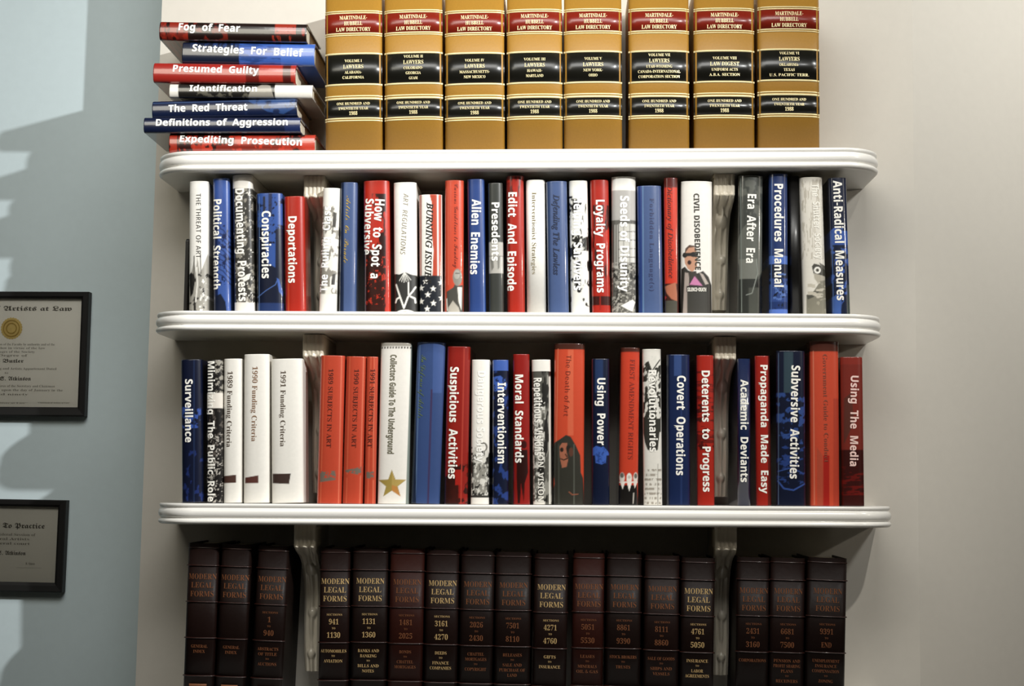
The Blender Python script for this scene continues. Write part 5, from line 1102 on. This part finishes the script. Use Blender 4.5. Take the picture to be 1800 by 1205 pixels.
# ---- stack of books lying on the top shelf ------------------------------------
GS = 'books lying in the stack on the top shelf'
def lying(label, LT, RT, LB, RB, base, Y0, art=(), texts=(), mat=None, **kw):
    # the head of each book points left: local left edge is the lower edge in the photo
    b = Book(label, LB, LT, RB, RT, Y0, base, mat or JACKET, GS, art=list(art), **kw)
    for t in texts:
        s, x0, y0, x1, y1, cap = t
        V, F, wid = raw_text(s, 0.012)
        xa, za = b.local(x0, y0); xb, zb = b.local(x1, y1)
        ln = math.hypot(xb - xa, zb - za); dx, dz = (xb - xa) / ln, (zb - za) / ln
        a = V[:, 0] / wid * ln; c = (V[:, 1] - .5) * cap * .001
        b._put(xa + a * dx - c * dz, za + a * dz + c * dx, F, 0, TXT, .0004, 'title_lettering')
    return b
zs0 = SHELVES[1](at(400, 265, .02).x)
lying('red lying book titled Expediting Prosecution, lowest in the stack', (297, 232.5), (553, 236), (297, 270), (553.5, 269), '#a02a16', .022,
      art=[('n', 296, 556, 232, 266, 14, 20, .5, '#2c0f0a', 300), ('r', 380, 500, 255, 266, '#7a2012'), ('r', 311, 314, 232, 266, '#3a1410'), ('n', 340, 500, 232, 266, 9, 9, .6, '#b83018', 302), ('p', [(530, 240), (555, 236), (555, 266), (540, 264), (528, 258)], '#b83622')],
      texts=[('Expediting  Prosecution', 316, 243, 531, 249.5, 13)])
lying('dark navy lying book titled Definitions of Aggression, sticking out furthest left', (252.5, 206), (525, 203.8), (252.5, 231.5), (530, 233), '#0d1a3c', .012,
      art=[('r', 500, 535, 200, 235, '#16285a'), ('l', [(252, 215), (527, 212)], 1.2, '#2f4470')], texts=[('Definitions  of  Aggression', 274, 215, 506, 214, 12.5)])
lying('dark navy lying book titled The Red Threat with a pale blue patch', (267.5, 177.5), (519, 170.5), (267, 206.6), (524.5, 204.6), '#0d1c40', .018,
      art=[('p', [(430, 174), (518, 170), (518, 190), (498, 200), (470, 196)], '#234a86'), ('n', 430, 520, 170, 203, 9, 9, .58, '#14264e', 310), ('l', [(268, 181), (519, 174)], 1.4, '#3b5684')],
      texts=[('The  Red  Threat', 296, 190.5, 435, 187.5, 13)])
lying('white and black lying book titled Identification, fourth from the top', (298, 145.2), (549, 149.4), (297, 171.5), (549, 170.6), '#eae6dc', .018,
      art=[('r', 313, 483, 140, 178, '#1f1d1a'), ('n', 340, 440, 155, 175, 9, 6, .55, '#605c50', 320), ('p', [(432, 178), (440, 160), (462, 146), (475, 150), (483, 178)], '#989286')],
      texts=[('Identification', 333, 154.5, 452, 155.5, 11.5)])
lying('red lying book titled Presumed Guilty, third from the top', (269.5, 108.5), (519.5, 112), (269, 143), (519, 147.4), '#a3231a', .014,
      art=[('r', 432, 455, 108, 150, '#6a160f'), ('p', [(455, 120), (465, 110), (495, 110), (497, 148), (470, 148), (455, 138)], '#ae2a1a'), ('r', 497, 511, 105, 150, '#4a120d'), ('r', 511, 522, 105, 150, '#a82a1c'), ('l', [(380, 121), (420, 122)], 1, '#cc8888'), ('r', 430, 515, 143, 150, '#3d100b')],
      texts=[('Presumed  Guilty', 304, 119.5, 455, 123.5, 13)])
lying('bright and dark blue lying book titled Strategies For Belief', (320.5, 71.5), (552.5, 75.5), (319.6, 111), (552.6, 114.3), '#121d36', .024,
      art=[('r', 420, 560, 60, 120, '#2a5cb8'), ('n', 420, 556, 70, 112, 30, 3, .55, '#1c458f', 330), ('n', 335, 420, 66, 85, 4, 20, .5, '#1f3c74', 331), ('r', 493, 560, 60, 120, '#3266c4'), ('l', [(334, 70), (552, 74)], 1.6, '#3c6cc0')],
      texts=[('Strategies  For  Belief', 338, 83.5, 533, 93, 14)])
lying('red and black lying book titled Fog of Fear, topmost in the stack', (280.3, 35.5), (538, 40.5), (280, 68.5), (539, 72.5), '#1d0f0c', .016,
      art=[('r', 275, 330, 30, 75, '#8e2413'), ('n', 275, 400, 30, 75, 9, 9, .52, '#6d1c10', 340), ('n', 275, 330, 34, 70, 3, 16, .62, '#200d0a', 341), ('r', 483, 520, 38, 60, '#9a2a16'), ('n', 483, 520, 38, 60, 4, 4, .7, '#1d0f0c', 343), ('n', 478, 520, 62, 75, 3, 12, .5, '#8e2a18', 342), ('e', 533, 56, 3, 7, '#8e1f12')],
      texts=[('Fog  of  Fear', 314, 46.5, 422, 49.5, 14)])

# ---- tan law directories -------------------------------------------------------
GILT = material('gilt_print', '#f3e2ac', rough=.35, metal=.25, noise=.1, noise_scale=500)
TAN = '#a5771f'
GV = [((571, 671), 'VOLUME I', ['LAWYERS', 'ALABAMA-', 'CALIFORNIA'], '1988', 0),
      ((675.5, 777.5), 'VOLUME II', ['LAWYERS', 'COLORADO-', 'GEORGIA', 'GUAM'], '1988', -2),
      ((782, 886.5), 'VOLUME IV', ['LAWYERS', 'MASSACHUSETTS-', 'NEW MEXICO'], '1988', -1),
      ((891, 988.5), 'VOLUME III', ['LAWYERS', 'HAWAII-', 'MARYLAND'], '1988', -3),
      ((991.5, 1093.5), 'VOLUME V', ['LAWYERS', 'NEW YORK-', 'OHIO'], '1988', -4),
      ((1105.5, 1212), 'VOLUME VII', ['LAWYERS', 'UTAH-WYOMING', 'CANADA-INTERNATIONAL', 'CORPORATION SECTION'], '1988', -4.5),
      ((1220.5, 1327), 'VOLUME VIII', ['LAW DIGEST', 'UNIFORM ACTS', 'A.B.A. SECTION'], '1988', -5),
      ((1333, 1441.5), 'VOLUME VI', ['LAWYERS', 'OKLAHOMA-', 'TEXAS', 'U.S. PACIFIC TERR.'], '1988', -7.5)]
red_label = material('red_label_leather', '#7d1f10', rough=.32, coat=.35, coat_rough=.2, noise=.08, noise_scale=200)
black_label = material('black_label_leather', '#15140f', rough=.32, coat=.35, coat_rough=.2, noise=.08, noise_scale=200)
for (x0, x1), vol, sub, year, dy in GV:
    cx = (x0 + x1) / 2
    b = row_book(0, '', (x0 - .5, x1 - 1, x0 + .5, x1), -26, TAN, 'tan law directory with red and black labels reading %s' % ('Volume ' + vol.split(' ')[1]),
                 mat=BUCKRAM, group='tan law directories on the top shelf', Y0=.024, bulge=.009, depth=.16)
    b.patch(24 + dy, 57.5 + dy, mat=red_label)
    b.patch(96 + dy, 146.5 + dy, mat=black_label)
    b.patch(175.5 + dy, 206 + dy, mat=black_label)
    for ya, yb in ((18.5, 20.7), (22, 24), (57.5, 59.8), (61.3, 63), (92.6, 95.8), (146.8, 150), (167.5, 169.8), (171.5, 175), (206.5, 209), (210.6, 212.8)):
        b.patch(ya + dy, yb + dy, mat=GILT, name='gilt_rule', th=.0007)
    L = [('MARTINDALE-', cx, 31 + dy, 50, 7, -.004, True), ('HUBBELL', cx, 41 + dy, 33, 7, -.004, True), ('LAW DIRECTORY', cx, 51.5 + dy, 63, 7, -.004, True),
         (vol, cx, (107 if len(sub) < 4 else 101) + dy, len(vol) * 3.9, 5, -.004, True)]
    y = (117 if len(sub) < 4 else 111) + dy
    L.append((sub[0], cx, y, len(sub[0]) * 5.2, 7, -.004, True))
    for q, s_ in enumerate(sub[1:]):
        L.append((s_, cx, y + 10 + 9 * q, min(76, len(s_) * 3.9), 5, -.004, True))
    L += [('ONE HUNDRED AND', cx, 182 + dy, 60, 4.6, -.004, True), ('TWENTIETH YEAR', cx, 190.5 + dy, 54, 4.6, -.004, True), (year, cx, 199 + dy, 15, 6.5, -.004, True)]
    b.lines(L, '#e8cf86', mat=GILT, eps=.0010)

# ---- dark brown leather volumes -------------------------------------------------
GOLD = material('dull_gold_print', '#cfae78', rough=.4, metal=.2, noise=.15, noise_scale=300)
DIM = material('worn_gold_print', '#7a4a2c', rough=.5, metal=.1, noise=.2, noise_scale=300)
LV = [((330.5, 383.5, 320.5, 374.5), 954, None, ['GENERAL', 'INDEX'], 0, 'first dark leather volume, marked General Index, at the left end'),
      ((388, 441.5, 378, 428), 956, None, ['GENERAL', 'INDEX'], 0, 'second dark leather volume from the left, also marked General Index'),
      ((451, 509.5, 442, 492), 959, ('1', '940'), ['ABSTRACTS', 'OF TITLE', 'TO', 'AUCTIONS'], 0, 'dark leather volume marked Abstracts of Title, left of the left bracket'),
      ((562.5, 615.5, 559, 610), 962.6, ('941', '1130'), ['AUTOMOBILES', 'TO', 'AVIATION'], 1, 'dark leather volume with bright gold lettering, Automobiles to Aviation'),
      ((620, 682, 615.5, 677), 962, ('1131', '1360'), ['BANKS AND', 'BANKING', 'TO', 'BILLS AND', 'NOTES'], 1, 'dark leather volume with bright gold lettering, Banks and Banking to Bills and Notes'),
      ((686, 746, 681, 741), 964, ('1481', '2025'), ['BONDS', 'TO', 'CHATTEL', 'MORTGAGES'], 0, 'reddish leather volume with dim lettering, Bonds to Chattel Mortgages'),
      ((749.5, 807, 745, 802), 966, ('3161', '4270'), ['DEEDS', 'TO', 'FINANCE', 'COMPANIES'], 1, 'dark leather volume with gold lettering, Deeds to Finance Companies'),
      ((811.5, 869, 805.5, 864.5), 968, ('2026', '2430'), ['CHATTEL', 'MORTGAGES', 'TO', 'COPYRIGHT'], 0, 'dark leather volume with dim lettering, Chattel Mortgages to Copyright'),
      ((872.5, 933, 868, 931.5), 969.6, ('7501', '8110'), ['RELEASES', 'TO', 'SALE AND', 'PURCHASE OF', 'LAND'], 0, 'dark leather volume with dim lettering, Releases to Sale and Purchase of Land'),
      ((940, 999.5, 936, 994.5), 973, ('4271', '4760'), ['GIFTS', 'TO', 'INSURANCE'], 1, 'dark leather volume with bright gold lettering, Gifts to Insurance'),
      ((1008, 1063, 1004, 1059), 972, ('5051', '5530'), ['LEASES', 'TO', 'MINERALS', 'OIL & GAS'], 0, 'reddest leather volume, Leases to Minerals, near the middle of the bottom row'),
      ((1068, 1128, 1064, 1125), 973, ('8861', '9390'), ['STOCK BROKERS', 'TO', 'TRUSTS'], 0, 'dark leather volume with dim lettering, Stock Brokers to Trusts'),
      ((1134, 1195, 1131.5, 1192), 976, ('8111', '8860'), ['SALE OF GOODS', 'TO', 'SHIPS AND', 'VESSELS'], 0, 'dark leather volume with dim lettering, Sale of Goods to Ships and Vessels'),
      ((1199, 1257.5, 1196, 1254), 980, ('4761', '5050'), ['INSURANCE', 'TO', 'LABOR', 'AGREEMENTS'], 1, 'dark leather volume with bright gold lettering, Insurance to Labor Agreements'),
      ((1296.5, 1354, 1294, 1350.5), 979, ('2431', '3160'), ['CORPORATIONS'], 0, 'dark leather volume marked Corporations, just right of the right bracket gap'),
      ((1356, 1416, 1352.5, 1413), 980, ('6681', '7500'), ['PENSION AND', 'PROFIT SHARING', 'PLANS', 'TO', 'RECEIVERS'], 0, 'dark leather volume marked Pension and Profit Sharing Plans, second from the right end'),
      ((1421, 1490.5, 1417, 1485), 980, ('9391', 'END'), ['UNEMPLOYMENT', 'INSURANCE', 'COMPENSATION', 'TO', 'ZONING'], 0, 'dark leather volume ending in END, at the right end of the bottom row')]
for i, (xs, yt, sec, sub, bright, lab) in enumerate(LV):
    red = i in (5, 10)
    base = '#2c100a' if red else ('#170c09' if i % 3 else '#1a0d0a')
    b = row_book(3, '', xs, yt, base, lab, mat=LEATHER, group='dark brown leather form books on the bottom row', Y0=.045, bulge=.008, depth=.14)
    top = yt
    band = material('leather_band', '#2a110c' if not red else '#3a150d', rough=.3, coat=.5, coat_rough=.12, noise=.1, noise_scale=200)
    for k_, off in enumerate((8, 39, 103, 166.5, 233)):
        b.patch(top + off - 1.3, top + off + 1.3, mat=band, name='raised_band', th=.0022 if k_ else .001, rnd=True)
    # lean of the book carries the lettering with it
    cx = lambda y: ((xs[0] + xs[1]) / 2) + ((xs[2] + xs[3]) / 2 - (xs[0] + xs[1]) / 2) * (y - top) / (1204 - top)
    g = GOLD if bright else DIM
    L = [(s_, cx(top + o_) + 1, top + o_, w_, 9.5, -.012, True) for s_, o_, w_ in (('MODERN', 58.5, 49), ('LEGAL', 73.5, 39), ('FORMS', 89, 41))]
    b.lines(L, '', mat=g)
    L = []
    if sec:
        L += [('SECTIONS', cx(top + 118) + 1, top + 117, 27, 3.4, -.014, True), (sec[0], cx(top + 129), top + 129.5, 5.6 * len(sec[0]), 9, -.014, True),
              ('TO', cx(top + 141), top + 141, 6, 3.2, -.014, True), (sec[1], cx(top + 152), top + 153, 5.8 * len(sec[1]), 9, -.014, True)]
    y = top + 181
    for s_ in sub:
        if s_ == 'TO':
            L.append((s_, cx(y), y - .5, 6, 3, -.014, True)); y += 8.5
        else:
            L.append((s_, cx(y), y, min(46, 4.1 * len(s_)), 5.2, -.014, True)); y += 9
    b.lines(L, '', mat=g if bright else DIM, name='small_gilt_lettering')
    if i < 3:
        b.patch(top + 247, top + 252, mat=DIM, name='gilt_ornament', th=.0006, inset=.012)
# ------------------------------------------------------------------ framed certificates on the blue wall
black_frame = material('black_frame_lacquer', '#0d0b0a', rough=.6, coat=.0, coat_rough=.2, noise=.1, noise_scale=90)
paper = material('certificate_paper', (0.93, 0.92, 0.88), rough=.8, noise=.03, noise_scale=120)
glass = bpy.data.materials.new('frame_glass'); glass.use_nodes = True
_nt = glass.node_tree; _nt.nodes.clear()
_o = _nt.nodes.new('ShaderNodeOutputMaterial'); _mx = _nt.nodes.new('ShaderNodeMixShader'); _tr = _nt.nodes.new('ShaderNodeBsdfTransparent'); _gl = _nt.nodes.new('ShaderNodeBsdfGlossy')
_gl.inputs['Roughness'].default_value = .05
_fr = _nt.nodes.new('ShaderNodeFresnel'); _fr.inputs['IOR'].default_value = 1.45
_nt.links.new(_fr.outputs[0], _mx.inputs[0]); _nt.links.new(_tr.outputs[0], _mx.inputs[1]); _nt.links.new(_gl.outputs[0], _mx.inputs[2]); _nt.links.new(_mx.outputs[0], _o.inputs[0])

def flat_text(items, root, y, mat, name='lettering'):
    V, F, n = [], [], 0
    for s, x, z, w, cap, bold, serif in items:
        v, f, wid = raw_text(s, bold, 0.0, serif)
        for a, b in v:
            V.append((x + a / wid * w, y, z + (b - .5) * cap))
        F += [tuple(i + n for i in q) for q in f]; n += len(v)
    V = np.array(V); tri = []
    for q in F:
        a = V[list(q)]
        ar = sum(a[i - 1][0] * a[i][2] - a[i][0] * a[i - 1][2] for i in range(len(q)))
        tri.append(q if ar > 0 else q[::-1])
    return link_mesh(name, V, tri, mat, root)

def certificate(label, x0, x1, y0, y1, bt, br, bb, texts, seal=None, rot=0.0):
    P = at(x1, y0, BLUE - .02); Q = at(x0, y1, BLUE - .02)
    xl, xr, zt_, zb_ = Q.x, P.x, P.z, Q.z
    yb, yf = BLUE - .0015, BLUE - .022
    cx, cz = (xl + xr) / 2, (zt_ + zb_) / 2
    root = thing('framed_certificate', label, 'certificate', (cx, yb, cz), (0, rot, 0), 'framed certificates on the blue wall')
    k = .001 * (CAM_D + BLUE) / CAM_D
    def loc(px, py):
        p = at(px, py, BLUE - .006); return p.x - cx, p.z - cz
    L_, R_, T_, B_ = xl - cx, xr - cx, zt_ - cz, zb_ - cz
    bt, br, bb = bt * k, br * k, bb * k
    oy = yf - yb
    # frame: mitred moulding with a raised outer edge
    def ring(inset, y):
        return [(L_ + inset * br, y, B_ + inset * bb), (R_ - inset * br, y, B_ + inset * bb), (R_ - inset * br, y, T_ - inset * bt), (L_ + inset * br, y, T_ - inset * bt)]
    rings = [ring(0, 0), ring(0, oy + .002), ring(.12, oy), ring(.7, oy + .001), ring(1, oy + .006), ring(1, -.004)]
    V = [p for r in rings for p in r]
    F = []
    for i in range(len(rings) - 1):
        for j in range(4):
            F.append((i * 4 + j, i * 4 + (j + 1) % 4, (i + 1) * 4 + (j + 1) % 4, (i + 1) * 4 + j))
    link_mesh('frame', V, F, black_frame, root)
    v, f = box_data(L_ + br * .9, R_ - br * .9, -.006, -.001, B_ + bb * .9, T_ - bt * .9)
    link_mesh('paper', v, f, paper, root)
    v, f = box_data(L_ + br * .95, R_ - br * .95, -.0125, -.0110, B_ + bb * .95, T_ - bt * .95)
    link_mesh('glass', v, f, glass, root)
    items, small = [], []
    for s, px0, px1, py, cap, kind in texts:
        a, z = loc(px0, py); b_, _ = loc(px1, py)
        (items if kind else small).append((s, a, z, b_ - a, cap * k, .01 if kind else -.02, 'fraktur' if kind else 'serif'))
    flat_text(items, root, -.0064, ink('#57534a'), 'heading_lettering')
    flat_text(small, root, -.0064, ink('#8a867a'), 'small_lettering')
    if seal:
        a, z = loc(*seal[:2]); r = seal[2] * k
        n = 48; V = [(a, -.0072, z)]; F = []
        for q in range(n):
            t = q / n * 2 * math.pi; rr = r * (1 if q % 2 else .93)
            V.append((a + rr * math.cos(t), -.0066, z + rr * math.sin(t)))
        F = [(0, 1 + q, 1 + (q + 1) % n) for q in range(n)]
        sl = link_mesh('gold_seal', V, F, material('gold_foil_seal', '#d8bd72', rough=.45, metal=.2, noise=.15, noise_scale=120), root)
        V, F = [], []
        for rr, w in ((.72, .05), (.45, .05)):
            for q in range(n + 1):
                t = q / n * 2 * math.pi
                for d in (rr - w, rr + w):
                    V.append((a + r * d * math.cos(t), -.0078, z + r * d * math.sin(t)))
            o = len(V) - 2 * (n + 1)
            F += [(o + 2 * q, o + 2 * q + 1, o + 2 * q + 3, o + 2 * q + 2) for q in range(n)]
        link_mesh('seal_embossing', V, F, material('seal_emboss', '#b89a4e', rough=.4, metal=.3), sl)
    return root

certificate('larger black framed certificate with a gold seal, upper one on the blue wall', -185, 156.5, 512.5, 729, 11.5, 14, 16,
            [('American School of Artists at Law', -160, 127, 541, 8.5, 1), ('loria Butler', -24, 42, 633.5, 6.5, 1), ('Steven S. Atkinson', -34, 55, 664.5, 7, 1),
             ('The trustees of the above named School on the recommendation of the Faculty by authority and of the', -150, 97, 604, 4, 0),
             ('have conferred upon the graduate named below in virtue of the law', -150, 80, 610.5, 4, 0), ('degree and admitted to the rights and privileges of the Society', -150, 62, 617, 4, 0), ('that attest and honor the Degree of', -140, 49, 623.5, 4, 0),
             ('with all the rights and honors thereunto belonging and Artists Appurtenant Dated', -150, 100, 646.5, 4, 0), ('to', 9, 15, 655, 3.5, 0),
             ('In witness whereof the seal of the school and the signatures of the Secretary and Chairman', -150, 97, 677, 4, 0), ('are hereunto affixed and done in this place upon the day of January in the', -150, 111, 684, 4, 0), ('year nineteen hundred and ninety', -150, 50, 691.5, 3.6, 0),
             ('___________________', -60, 50, 705, 4, 0), ('___________________', 66, 124, 705, 4, 0), ('Secretary of Artists at Law', -55, 45, 707.5, 2.5, 0), ('Chairman of Artists at Law', 68, 122, 707.5, 2.5, 0)], seal=(21, 577, 20))
certificate('smaller black framed certificate hanging lower on the blue wall', -190, 116, 877.5, 1036, 12, 15, 16,
            [('Admission To Practice', -70, 79, 921.5, 9, 1), ('Steven S. Atkinson', -35, 46, 970, 7, 1),
             ('Know all by these presents that in the Federal Session of', -150, 63, 936.5, 4.5, 0), ('the Court and the Federal Artists', -120, 52, 944.5, 4.5, 0), ('and by the U. S. Federal court', -110, 53, 952.5, 4.5, 0),
             ('R. Simon', 46, 62, 989, 4, 0), ('_______________', 30, 74, 994.5, 4, 0)], rot=math.radians(.5))
